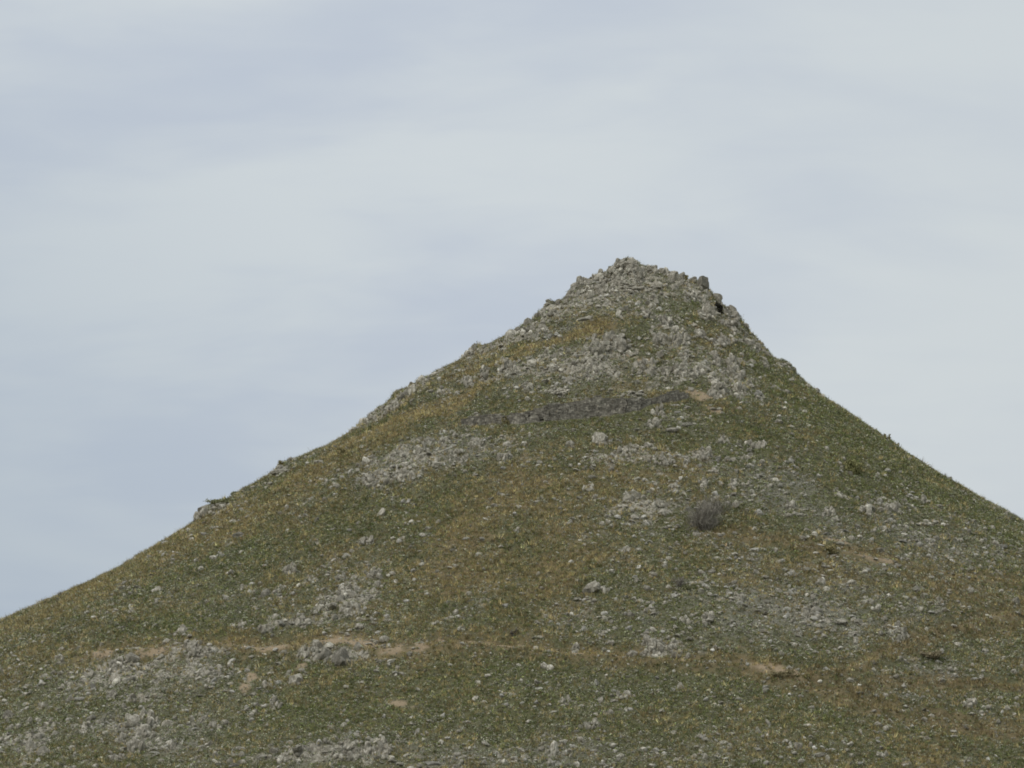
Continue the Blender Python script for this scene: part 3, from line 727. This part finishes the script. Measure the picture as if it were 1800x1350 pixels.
KIND = {'crag': ('rock_outcrop', 'rock outcrop'), 'boulder': ('boulder', 'boulder'), 'slab': ('rock_slab', 'rock slab'),
        'ledge': ('rock_ledge', 'rock ledge'), 'block': ('rock_block', 'rock')}
STONE_AT = []                                   # plan discs kept clear of grass
def build_outcrop(i, spec):
    px, py, w_, h_, kind, label = spec[:6]; mat = M['pale'] if len(spec) > 6 else M['rock']
    g = np.random.default_rng(5000+i)
    p0 = OUT_P[i]; s = (p0[1]*CP+(p0[2]-CAM_Z)*SP)/FPX
    if kind in ('crag', 'ledge'):
        nb = int(np.clip(w_*h_/70, 2, 14)); n = nb+int(np.clip(w_*h_/(18 if kind == 'crag' else 15), 5, 70))
        a = g.uniform(0, 2*math.pi, n); q = np.sqrt(g.uniform(0, 1, n))*.46; q[:nb] *= .80
        dx, dy = np.cos(a)*q*w_, np.sin(a)*q*h_
    else:
        n = int(g.integers(2, 5)) if max(w_, h_) > 11 else 1
        dx = g.uniform(-.30, .30, n)*w_; dy = g.uniform(.05, .25, n)*h_; dx[0] = 0; dy[0] = .05*h_; q = np.abs(dx/w_)
    P = cast(px+dx, py+dy+.12*h_)
    P[:, 2] = height(P[:, 0], P[:, 1])
    if kind in ('crag', 'ledge'):
        rr = .66*math.sqrt(w_*h_/(n-nb))*s*np.exp(g.normal(0, .35, n))*(1.25-.9*q)
        rr[:nb] = .60*math.sqrt(w_*h_/nb)*s*np.exp(g.normal(0, .22, nb))
        rr = np.minimum(rr, .52*min(w_, h_)*s)
        if kind == 'crag': size = np.stack([rr*g.uniform(.6, 1.0, n), rr*g.uniform(.7, 1.1, n), rr*g.uniform(.95, 1.3 if 'skyline' in label else 1.7, n)], 1)
        else: size = np.stack([rr*g.uniform(1.2, 1.8, n), rr*g.uniform(.9, 1.2, n), rr*g.uniform(.5, .85, n)], 1)
        tilt = .22 if kind == 'crag' else .10
        P[:, 2] += size[:, 2]*(.30 if 'skyline' in label else .18)
    else:
        rr = np.full(n, 1.0); rr[1:] = g.uniform(.35, .6, n-1)
        zz = h_*s*(.60 if kind != 'slab' else .58)
        size = np.stack([rr*.55*w_*s, rr*.5*max(min(w_, h_*1.4), h_)*s, rr*zz], 1)
        tilt = .10; P[:, 2] += size[:, 2]*.15
    tone = np.clip(g.normal(.5 if kind in ('crag', 'ledge') else .25, .20, n), 0, 1)
    V, F, T = [], [], []
    if kind in ('crag', 'ledge'): V, F, T = pile(P, size, tone, g, tilt, joined=True)
    else:                                       # one main stone kept square to the slope, small ones at its foot
        base = 0
        for k in range(n):
            lv = (4 if max(w_, h_) >= 20 else 3 if max(w_, h_) >= 9 else 2) if k == 0 else 2
            v, f = chip(lv, 900+i*7+k, 15, .20, 1.1)
            aa = g.uniform(-.5, .5); ca, sa = math.cos(aa), math.sin(aa)
            v = (v*size[k])@np.array([[ca, sa, 0], [-sa, ca, 0], [0, 0, 1]])+P[k]
            V.append(v); F.append(f+base); T.append(np.full(len(v), tone[k])); base += len(v)
        V, F, T = np.concatenate(V), np.concatenate(F), np.concatenate(T)
    c0 = P[0].copy()
    for k in range(n): STONE_AT.append((P[k, 0], P[k, 1], .8*max(size[k, 0], size[k, 1])))
    nm, cat = KIND[kind]
    tag(link(nm, mesh(nm, V-c0, F, mat, {'tone': T}), loc=tuple(c0)), label, cat)
for i, spec in enumerate(OUTCROPS): build_outcrop(i, spec)

# ------------------------------------------------------------------ dry stone walls
def build_wall(P, H, label, cat, seed):
    g = np.random.default_rng(seed)
    seg = np.hypot(np.diff(P[:, 0]), np.diff(P[:, 1])); L = np.concatenate([[0], np.cumsum(seg)])
    at = lambda s_, col: np.interp(s_, L, P[:, col])
    Vs, Fs, Ts = [], [], []; n = 0
    cube = np.array([[x, y, z] for x in (-.5, .5) for y in (-.5, .5) for z in (-.5, .5)])
    cf = np.array([[0,1,3,2],[4,6,7,5],[0,4,5,1],[2,3,7,6],[0,2,6,4],[1,5,7,3]])
    # solid core behind the facing
    m = int(L[-1]/.8)+2; ss = np.linspace(0, L[-1], m)
    core = []
    for s_ in ss:
        x, y, z, h = at(s_, 0), at(s_, 1), at(s_, 2), np.interp(s_, L, H)
        core += [(x, y+.18, z-1.0), (x, y+.18, z+h-.12), (x, y+1.0, z+h-.12), (x, y+1.0, z-1.0)]
    core = np.array(core); q = []
    for k in range(m-1):
        for a in range(4): q.append([4*k+a, 4*k+(a+1) % 4, 4*k+4+(a+1) % 4, 4*k+4+a])
    q += [[0, 1, 2, 3], [4*m-4, 4*m-1, 4*m-2, 4*m-3]]
    Vs.append(core); Fs.append(np.array(q)); Ts.append(np.zeros(len(core))); n = len(core)
    zc = -.5; course = 0
    while zc < H.max()+.1:
        ch = g.uniform(.24, .32); s_ = g.uniform(-.3, 0)
        while s_ < L[-1]:
            bl = g.uniform(.40, .85); mid = min(max(s_+bl/2, 0), L[-1])
            h = np.interp(mid, L, H)+.18*math.sin(mid*.9+seed)+g.normal(0, .05)
            if zc+ch*.5 < h and g.random() > .008:
                x, y, z = at(mid, 0), at(mid, 1), at(mid, 2)
                e = .05; t2 = (at(mid+e, 0)-at(mid-e, 0), at(mid+e, 1)-at(mid-e, 1)); a = math.atan2(t2[1], t2[0])
                sl = (at(mid+.5, 2)-at(mid-.5, 2))
                v = cube*np.array([bl*.955, .62, ch*.90])+g.normal(0, .018, (8, 3))
                v[:, 2] += v[:, 0]*sl*.8
                ca, sa = math.cos(a), math.sin(a)
                v = np.stack([v[:, 0]*ca-v[:, 1]*sa, v[:, 0]*sa+v[:, 1]*ca, v[:, 2]], 1)+np.array([x, y+.10*zc+g.normal(0, .025), z+zc+ch/2])
                Vs.append(v); Fs.append(cf+n); Ts.append(np.full(8, np.clip(g.normal(.5, .32), 0, 1))); n += 8
            s_ += bl
        zc += ch; course += 1
    V = np.concatenate(Vs); c0 = P[len(P)//2].copy()
    tag(link('stone_wall', mesh('stone_wall', V-c0, np.concatenate(Fs), M['wall'], {'tone': np.concatenate(Ts)}), loc=tuple(c0)), label, cat)
for k, ((P, H), (_, lab, cat)) in enumerate(zip(wall_lines, WALLS)): build_wall(P, H, lab, cat, 70+k)

# ------------------------------------------------------------------ candidate points over the seen slope and a margin to either side
def candidates(n, seed):
    g = np.random.default_rng(seed)
    x = g.uniform(-150, 165, n); y = g.uniform(425, 632, n)
    z = base_height(x, y); px, py, d = project(x, y, z)
    r = np.hypot(x-PEAK_X, y-PEAK_Y); back = (y-PEAK_Y) > .25*r+4
    k = (px > -260) & (px < 2060) & (py < 1480) & (z > 2) & ~back
    x, y = x[k], y[k]; z = height(x, y)
    return x, y, z, g
def clear_of(x, y, pad=0.0, only=None):
    """False inside big stones and walls"""
    ok = np.ones(len(x), bool); o = np.argsort(x); xs = x[o]
    for sx, sy, sr in STONE_AT:
        if sr < .45: continue
        a, b_ = np.searchsorted(xs, (sx-sr, sx+sr)); idx = o[a:b_]
        ok[idx[(x[idx]-sx)**2+(y[idx]-sy)**2 < (sr*.72+pad)**2]] = False
    for P, H in wall_lines:
        m = np.nonzero(near(x, y, P, 2))[0]
        if len(m):
            d, p, sd = along(x[m], y[m], P); ok[m[(d < .75) & (p > 0) & (p < len(P)-1)]] = False
    return ok

# ------------------------------------------------------------------ loose stones: the largest as things, the rest as rubble
x, y, z, g = candidates(600000, 1)
zo, zg, zr, zs = zones(x, y, z)
sz = np.minimum(.115*np.exp(g.exponential(.42, len(x))), .60)
clump = fbm(x/2.6, y/2.6, z/2.6, 3, 131)
keep = g.random(len(x)) < np.clip(.035+.95*zr**1.15*np.clip((clump-.38)*6, .12, 1)+.08*zs*(zs < .6), 0, 1)
keep &= clear_of(x, y)
x, y, z, sz, zr = x[keep], y[keep], z[keep], sz[keep], zr[keep]
# broken rock standing out of the bedrock zones
xc, yc, zc_, gc = candidates(260000, 7)
cw = crag_weight(xc, yc, zc_); k = (gc.random(len(xc)) < .34*cw**1.3) & clear_of(xc, yc)
CR = (xc[k], yc[k], zc_[k], np.minimum(.20*np.exp(gc.exponential(.42, k.sum())), .85)*(1+.55*field(RIDGE, xc[k], zc_[k])))
tone = np.clip(g.normal(.5, .25, len(x)), 0, 1)
px, py, dep = project(x, y, z)
inframe = (px > 10) & (px < 1790) & (py < 1340)
order = np.argsort(-np.where(inframe, sz/dep, 0)); N_BIG = 230
big, rest = order[:N_BIG], order[N_BIG:]
# a loose stone is described by its look and by what it lies on or beside
PLACES = [(1130,500,110,60,'on the rocky summit'),(1230,545,60,50,'on the upper right shoulder crags'),(1000,575,90,40,'on the left flank below the summit'),(1090,650,150,50,'among crags above the long wall'),(830,665,110,50,'on the left flank near the ochre ledge'),(760,790,140,60,'in the scree below the broken wall'),(930,790,110,50,'in grass below the long wall'),(1190,745,80,40,'at the right end of the long wall'),(1330,740,90,60,'on the green grass right of the walls'),(1150,880,90,60,'left of the large bare shrub'),(1310,860,90,60,'right of the large bare shrub'),(1560,900,200,60,'in the scree under the right skyline'),(1720,970,100,50,'near the right edge below the skyline'),(1430,1070,170,70,'in the wide lower right rubble field'),(1680,1060,110,60,'in brown grass by the right edge'),(1180,1060,150,70,'in rubble above the path middle'),(900,1000,180,100,'on the ochre grass of the middle slope'),(600,1040,110,80,'among outcrops above the left path'),(400,960,200,70,'on the ochre left flank'),(150,1060,160,60,'on the grass near the left edge'),(250,1190,180,60,'below the left end of the dirt path'),(200,1300,210,60,'in the rocky lower left corner'),(560,1310,160,60,'at the bottom edge left of centre'),(800,1220,160,70,'on the green grass below the dirt path'),(1080,1260,150,80,'on the green slope below the path middle'),(1380,1290,170,60,'at the bottom edge right of centre'),(1680,1200,150,50,'between the two right hand paths'),(1700,1310,130,50,'in the lower right corner')]
def place_of(px, py):
    d = [((px-a)/c)**2+((py-b)/e)**2 for a, b, c, e, _ in PLACES]
    return PLACES[int(np.argmin(d))][4]
LOOSE = [chip(3, 700+k, 13, .20, 1.0) for k in range(12)]
LOOSE_ME = {}
for k, (v, f) in enumerate(LOOSE):
    for nm in ('rock', 'pale'):
        LOOSE_ME[k, nm] = mesh('stone', v, f, M[nm], {'tone': np.full(len(v), .2+.05*(k*7 % 12))})
seen = {}
for i in big:
    k = int(g.integers(12)); pale = g.random() < .16
    o = link('loose_stone', LOOSE_ME[k, 'pale' if pale else 'rock'], loc=(x[i], y[i], z[i]+sz[i]*.05))
    flat = g.random(); fx = (1.3, .9, .5) if flat < .35 else (.85, .8, 1.15) if flat > .75 else (1.05, .95, .8)
    o.scale = tuple(sz[i]*q*g.uniform(.85, 1.15) for q in fx); o.rotation_euler = (g.normal(0, .15), g.normal(0, .15), g.uniform(0, 6.28))
    pl = place_of(px[i], py[i])
    key = ('small ' if sz[i] < .50 else '')+('pale ' if pale else 'grey ')+('flat stone' if flat < .35 else 'upright stone' if flat > .75 else 'stone')
    key = key+' '+pl
    tag(o, key, 'stone'); seen.setdefault(key, []).append((px[i], py[i], sz[i], o))
for key, L_ in seen.items():
    if len(L_) == 1: continue
    if len(L_) == 2:
        hi, lo = sorted(L_, key=lambda q: q[1])
        if abs(hi[1]-lo[1]) > 14:
            hi[3]['label'] = key+', the higher of two'; lo[3]['label'] = key+', the lower of two'
        else:
            a, b_ = sorted(L_, key=lambda q: q[0])
            a[3]['label'] = key+', the left of two'; b_[3]['label'] = key+', the right of two'
    elif len(L_) == 3:
        for q, wd in zip(sorted(L_, key=lambda q: q[0]), ('leftmost', 'middle one', 'rightmost')):
            q[3]['label'] = key+', the '+wd+' of three'
    else:
        L_.sort(key=lambda q: q[0])
        L_[0][3]['label'] = key+', leftmost such stone'; L_[-1][3]['label'] = key+', rightmost such stone'
        mid = sorted(L_[1:-1], key=lambda q: q[1])
        if len(mid) > 2:
            mid[0][3]['label'] = key+', highest such stone'; mid[-1][3]['label'] = key+', lowest such stone'
            mid = mid[1:-1]
        for n_, q in enumerate(mid):
            if len(mid) > 1: q[3]['label'] = key+', inner one'; q[3]['group'] = 'loose stones '+key
            else: q[3]['label'] = key+', inner one'
# rubble: thousands of fist to head sized stones nobody could count
UPRIGHT = False
def scatter_stones(idx, mat, label, name):
    n = len(idx); lv1 = sz[idx] < .30
    Vs, Fs, Ts = [], [], []; base = 0; hi_ = 1.65 if UPRIGHT else 1.0
    for lv, sel in ((1, idx[lv1]), (2, idx[~lv1])):
        Rm = rot_rows(len(sel), g, .35); pick = g.integers(0, 26, len(sel))
        S3 = sz[sel][:, None]*np.stack([g.uniform(.8, 1.4, len(sel)), g.uniform(.7, 1.1, len(sel)), g.uniform(.45, 1.0, len(sel))*hi_], 1)
        for k in range(26):
            q = np.nonzero(pick == k)[0]
            if not len(q): continue
            v, f = CHIPS[lv][k]
            vv = np.einsum('nij,nvj->nvi', Rm[q], v[None]*S3[q][:, None, :])+np.stack([x[sel[q]], y[sel[q]], z[sel[q]]+sz[sel[q]]*.05], 1)[:, None, :]
            Vs.append(vv.reshape(-1, 3)); nv = len(v)
            Fs.append((f[None]+(base+np.arange(len(q))*nv)[:, None, None]).reshape(-1, 3)); base += nv*len(q)
            Ts.append(np.repeat(tone[sel[q]], nv))
    tag(link(name, mesh(name, np.concatenate(Vs), np.concatenate(Fs), mat, {'tone': np.concatenate(Ts)})), label, 'rubble', None, 'stuff')
is_pale = g.random(len(rest)) < .26
scatter_stones(rest[~is_pale], M['rock'], 'grey limestone rubble strewn over the whole hillside between the grass', 'rubble')
scatter_stones(rest[is_pale], M['pale'], 'pale whitish limestone chips sprinkled over the stony parts of the hillside', 'stone_chips')

x, y, z, sz = CR; tone = np.clip(gc.normal(.5, .25, len(x)), 0, 1); z = z-.05
UPRIGHT = True
z = z+.12*field(RIDGE, x, z)
scatter_stones(np.arange(len(x)), M['rock'], 'broken grey limestone standing out of the rocky parts of the hillside', 'broken_bedrock')
# ------------------------------------------------------------------ grass and herbs
def slope_normal(x, y):
    e = .6
    nx = -(base_height(x+e, y)-base_height(x-e, y))/(2*e); ny = -(base_height(x, y+e)-base_height(x, y-e))/(2*e)
    n = np.stack([nx, ny, np.ones_like(nx)], 1); return n/np.linalg.norm(n, axis=1)[:, None]
def blades(P, K, length, width, spread, lean, colour, vary, g, foot, droop=0.0):
    """tufts: K tapering blades each, as triangles; spread = radius of the foot, lean = how far the blades splay"""
    n = len(P); up = slope_normal(P[:, 0], P[:, 1])*.35+np.array([0, 0, .65])
    off = g.normal(0, 1, (n, K, 3))*np.array([1, 1, .25])*spread[:, None, None]
    d = up[:, None, :]+g.normal(0, 1, (n, K, 3))*lean*np.array([1, 1, .45]); d /= np.linalg.norm(d, axis=2)[:, :, None]
    L_ = length[:, None]*g.uniform(.55, 1.2, (n, K))
    b0 = P[:, None, :]+off; b0[:, :, 2] -= foot
    s_ = np.cross(d, g.normal(0, 1, (n, K, 3))); s_ /= np.linalg.norm(s_, axis=2)[:, :, None]+1e-9
    w2 = (width*g.uniform(.6, 1.3, (n, K)))[:, :, None]*.5
    tip = b0+d*L_[:, :, None]; tip[:, :, 2] -= droop*L_
    V = np.stack([b0-s_*w2, b0+s_*w2, tip], 2).reshape(-1, 3)
    c = colour[:, None, :]*np.exp(g.normal(0, vary, (n, K, 1)))*(1+g.normal(0, vary*.25, (n, K, 3)))
    C = np.repeat(np.clip(c, .004, .9).reshape(-1, 3), 3, 0)
    return V, C
def leaves(P, K, radius, height_, leaf, colour, vary, g):
    """low herbs: K broad leaf faces spread through a flattened dome"""
    n = len(P); a = g.normal(0, 1, (n, K, 3)); a /= np.linalg.norm(a, axis=2)[:, :, None]; a *= g.uniform(.4, 1, (n, K, 1))**.6
    a[:, :, 2] = np.abs(a[:, :, 2])
    q = a*np.stack([radius, radius, height_], 1)[:, None, :]
    c0 = P[:, None, :]+q
    u = g.normal(0, 1, (n, K, 3)); u /= np.linalg.norm(u, axis=2)[:, :, None]
    nn = a*.8+g.normal(0, .5, (n, K, 3)); v_ = np.cross(nn, u); v_ /= np.linalg.norm(v_, axis=2)[:, :, None]+1e-9
    u = np.cross(v_, nn); u /= np.linalg.norm(u, axis=2)[:, :, None]+1e-9
    s_ = (leaf*g.uniform(.6, 1.4, (n, K)))[:, :, None]
    V = np.stack([c0-u*s_*.5, c0+u*s_*.5, c0+v_*s_*1.1], 2).reshape(-1, 3)
    c = colour[:, None, :]*np.exp(g.normal(0, vary, (n, K, 1)))*(1+g.normal(0, vary*.25, (n, K, 3)))
    return V, np.repeat(np.clip(c, .004, .9).reshape(-1, 3), 3, 0)
def stuff(name, parts, label, cat):
    V = np.concatenate([p[0] for p in parts]); C = np.concatenate([p[1] for p in parts])
    tag(link(name, mesh(name, V, np.arange(len(V)).reshape(-1, 3), M['plant'], {'col': C})), label, cat, None, 'stuff')

x, y, z, g = candidates(700000, 2)
zo, zg, zr, zs = zones(x, y, z)
ok = clear_of(x, y) & (g.random(len(x)) > np.clip(zs*1.25, 0, .92)) & (g.random(len(x)) > .45*zr) & (g.random(len(x)) > .55*crag_weight(x, y, z))
x, y, z, zo, zg, zr, zs = (q[ok] for q in (x, y, z, zo, zg, zr, zs))
P = np.stack([x, y, z], 1); n = len(x)
wo_ = .05+1.25*zo; wg_ = .08+1.05*zg; ws_ = .30+.50*zr
u = g.random(n)*(wo_+wg_+ws_)
kind = np.where(u < wo_, 0, np.where(u < wo_+wg_, 1, 2))
patch = fbm(x/3.1, y/3.1, z/3.1, 3, 91)
big_ = np.exp(g.normal(0, .34, n))*(.85+.5*fbm(x/6, y/6, z/6, 2, 17))
def shade(a, b_, t_): return np.asarray(a)[None]*(1-t_[:, None])+np.asarray(b_)[None]*t_[:, None]
def bright(m_): return np.exp(g.normal(0, .34, (m_, 1)))
q = kind == 0; m_ = q.sum(); gold = field(PURE, x[q], z[q]); brn = np.clip(.75*field(BROWN, x[q], z[q])+(patch[q]-.5)*.9, 0, 1)
tt = np.clip(g.normal(.5, .28, m_)+(patch[q]-.5)*1.2+.45*gold, 0, 1)
dry = shade((.208, .171, .080), (.420, .340, .162), tt)*(1-.9*brn[:, None])+shade((.124, .098, .055), (.240, .185, .100), tt)*.9*brn[:, None]
stuff('dry_grass', [blades(P[q], 11, .44*big_[q], .085, .12*big_[q], .36, dry*bright(m_), .20, g, .05, .08)],
      'ochre dry grass tussocks covering the sunnier parts of the hillside', 'grass')
q = kind == 1; m_ = q.sum(); tt = np.clip(g.normal(.45, .28, m_)+(patch[q]-.5)*1.4, 0, 1)
stuff('green_grass', [leaves(P[q], 9, .27*big_[q], .20*big_[q], .13, shade((.090, .106, .040), (.188, .202, .078), tt)*bright(m_), .24, g),
                      blades(P[q], 5, .34*big_[q], .06, .13*big_[q], .38, shade((.122, .136, .050), (.245, .235, .098), tt)*bright(m_), .22, g, .03, .05)],
      'short green grass and herbs growing all over the hillside', 'grass')
q = kind == 2; m_ = q.sum(); tt = np.clip(g.normal(.5, .3, m_), 0, 1)
stuff('grey_scrub', [leaves(P[q], 14, .30*big_[q], .38*big_[q], .12, shade((.135, .138, .090), (.340, .328, .235), tt)*bright(m_), .26, g)],
      'grey green dwarf scrub cushions scattered among the stones of the hillside', 'scrub')

# ------------------------------------------------------------------ shrubs
def shrub(px, py, w_, h_, label, leaf_a, leaf_b, bare, seed, name='shrub', cat='shrub', n_leaf=None):
    g = np.random.default_rng(seed)
    p = cast([px], [py])[0]; p[2] = height(p[0], p[1]); s = (p[1]*CP+(p[2]-CAM_Z)*SP)/FPX
    rw, rh = w_*s/2, h_*s
    root = bpy.data.objects.new(name, None); COL.objects.link(root); root.location = tuple(p); root.empty_display_size = .5
    tag(root, label, cat)
    # stems: tapered bent tubes out of one stool
    V, F, T = [], [], []; nb = 0; tips = []
    for k in range(9 if bare else 6):
        a = g.uniform(0, 6.28); q = g.uniform(.2, .85)
        end = np.array([math.cos(a)*q*rw, math.sin(a)*q*rw*.8, rh*g.uniform(.45, .85)]); r0 = rh*g.uniform(.018, .03)
        st = np.array([math.cos(a), math.sin(a), 0])*rw*.08
        pts = [st+(end-st)*t_+np.array([0, 0, -.15*rh*math.sin(t_*3.1)*.4])+g.normal(0, .03*rh, 3)*(t_ > 0) for t_ in (0, .35, .7, 1)]
        pts[0][2] = -.25
        tips += pts[1:]
        for t_, c in zip((1, .75, .5, .2), pts):
            for e in range(5): V.append(c+np.array([math.cos(e*1.2566), math.sin(e*1.2566), 0])*r0*t_)
        for r_ in range(3):
            for e in range(5): F.append([nb+r_*5+e, nb+r_*5+(e+1) % 5, nb+r_*5+5+(e+1) % 5, nb+r_*5+5+e])
        nb += 20
    link('stems', mesh('stems', np.array(V), np.array(F), M['bark'], {'tone': np.full(len(V), .5)}), root)
    tips = np.array(tips)
    n = n_leaf or int(np.clip(w_*h_*(.75 if bare else 3.0), 160, 5200))
    # crown: clumps of twigs or leaves round the stem ends, with gaps between the clumps
    nc = max(6, int(w_*h_/60)+6); cc = tips[g.integers(0, len(tips), nc)]+g.normal(0, 1, (nc, 3))*np.array([rw*.28, rw*.24, rh*.14])
    cc[:, 2] = np.clip(cc[:, 2], .10*rh, .95*rh)
    c0 = cc[g.integers(0, nc, n)]+g.normal(0, 1, (n, 3))*np.array([rw*.17, rw*.17, rh*.10])
    c0[:, 2] = np.maximum(c0[:, 2], -.1)
    if bare:
        d = c0-np.array([0, 0, -.3*rh]); d /= np.linalg.norm(d, axis=1)[:, None]; d += g.normal(0, .5, (n, 3)); d /= np.linalg.norm(d, axis=1)[:, None]
        L_ = rh*g.uniform(.12, .34, n)[:, None]; wd = .022*g.uniform(.7, 1.4, n)[:, None]
        sd = np.cross(d, g.normal(0, 1, (n, 3))); sd /= np.linalg.norm(sd, axis=1)[:, None]
        Vv = np.stack([c0-sd*wd-d*L_*.5, c0+sd*wd-d*L_*.5, c0+d*L_*.5], 1).reshape(-1, 3)
    else:
        d = g.normal(0, 1, (n, 3)); sd = np.cross(d, g.normal(0, 1, (n, 3))); d /= np.linalg.norm(d, axis=1)[:, None]; sd /= np.linalg.norm(sd, axis=1)[:, None]
        L_ = .19*g.uniform(.6, 1.4, n)[:, None]
        Vv = np.stack([c0-sd*L_*.45, c0+sd*L_*.45, c0+d*L_*1.1], 1).reshape(-1, 3)
    C = shade(leaf_a, leaf_b, np.clip(g.normal(.5, .3, n), 0, 1))*np.exp(g.normal(0, .2, (n, 1)))
    part = 'twigs' if bare else 'foliage'
    link(part, mesh(part, Vv, np.arange(3*n).reshape(-1, 3), M['plant'], {'col': np.repeat(C, 3, 0)}), root)
GREY_A, GREY_B = (.125, .113, .09), (.33, .30, .25)
GRN_A, GRN_B = (.12, .125, .065), (.26, .255, .14)
OLV_A, OLV_B = (.15, .135, .065), (.33, .28, .14)
for k, a in enumerate([
  (1234, 930, 68, 58, 'large bare grey shrub of fine twigs standing on the middle slope', GREY_A, GREY_B, True),
  (1262, 902, 40, 34, 'smaller grey twiggy shrub just behind the large bare shrub', GREY_A, GREY_B, True),
  (1265, 556, 16, 20, 'dark shrub growing in a notch of the crags under the right shoulder', (.018, .018, .014), (.060, .055, .040), False),
  (1259, 546, 14, 10, 'brownish green bush above the dark shrub in the right shoulder crags', OLV_A, OLV_B, False),
  (1196, 1030, 26, 24, 'small dark twiggy shrub in green grass above the middle of the dirt path', GREY_A, GREY_B, True),
  (1207, 1036, 24, 12, 'low green bush beside the small dark twiggy shrub', GRN_A, GRN_B, False),
  (904, 1116, 12, 11, 'little dark shrub alone just above the middle of the dirt path', (.075, .068, .055), (.20, .175, .14), False),
  (889, 748, 12, 15, 'round olive shrub between the broken wall and the long wall', OLV_A, OLV_B, False),
  (1207, 497, 7, 19, 'single thin spiky plant sticking up on the summit skyline', OLV_A, OLV_B, False),
  (1372, 1193, 46, 15, 'low dark olive shrub mound where the dirt path bends', (.12, .105, .058), (.28, .235, .13), False),
  (1642, 1158, 36, 13, 'dark brown shrub on the bank between the right hand paths', (.14, .12, .075), (.32, .27, .17), False),
  (1502, 832, 34, 26, 'yellow green shrub on the green slope near the right skyline', (.14, .145, .06), (.30, .28, .13), False),
  (602, 799, 22, 13, 'small dark olive bush on the ochre grass of the left flank', OLV_A, OLV_B, False),
  (497, 818, 22, 12, 'grassy olive bush on the left skyline over the layered ledge', OLV_A, OLV_B, False),
  (388, 880, 46, 13, 'dark green bushes growing together on the left skyline ledge', GRN_A, GRN_B, False),
  (412, 868, 34, 10, 'rounded dark green bush higher on the left skyline ledge', GRN_A, GRN_B, False),
  (104, 1047, 18, 12, 'thin bare shrub breaking the skyline at the lower left', GREY_A, GREY_B, True),
  (1462, 975, 26, 13, 'green brown bush on the upper right track beside pale rubble', OLV_A, OLV_B, False),
  (1560, 770, 12, 9, 'tuft of dry scrub on the right skyline slope', OLV_A, OLV_B, False),
]):
    shrub(*a, seed=300+k, name='spiky_plant' if 'spiky' in a[4] else 'shrub', cat='plant' if 'spiky' in a[4] else 'shrub')
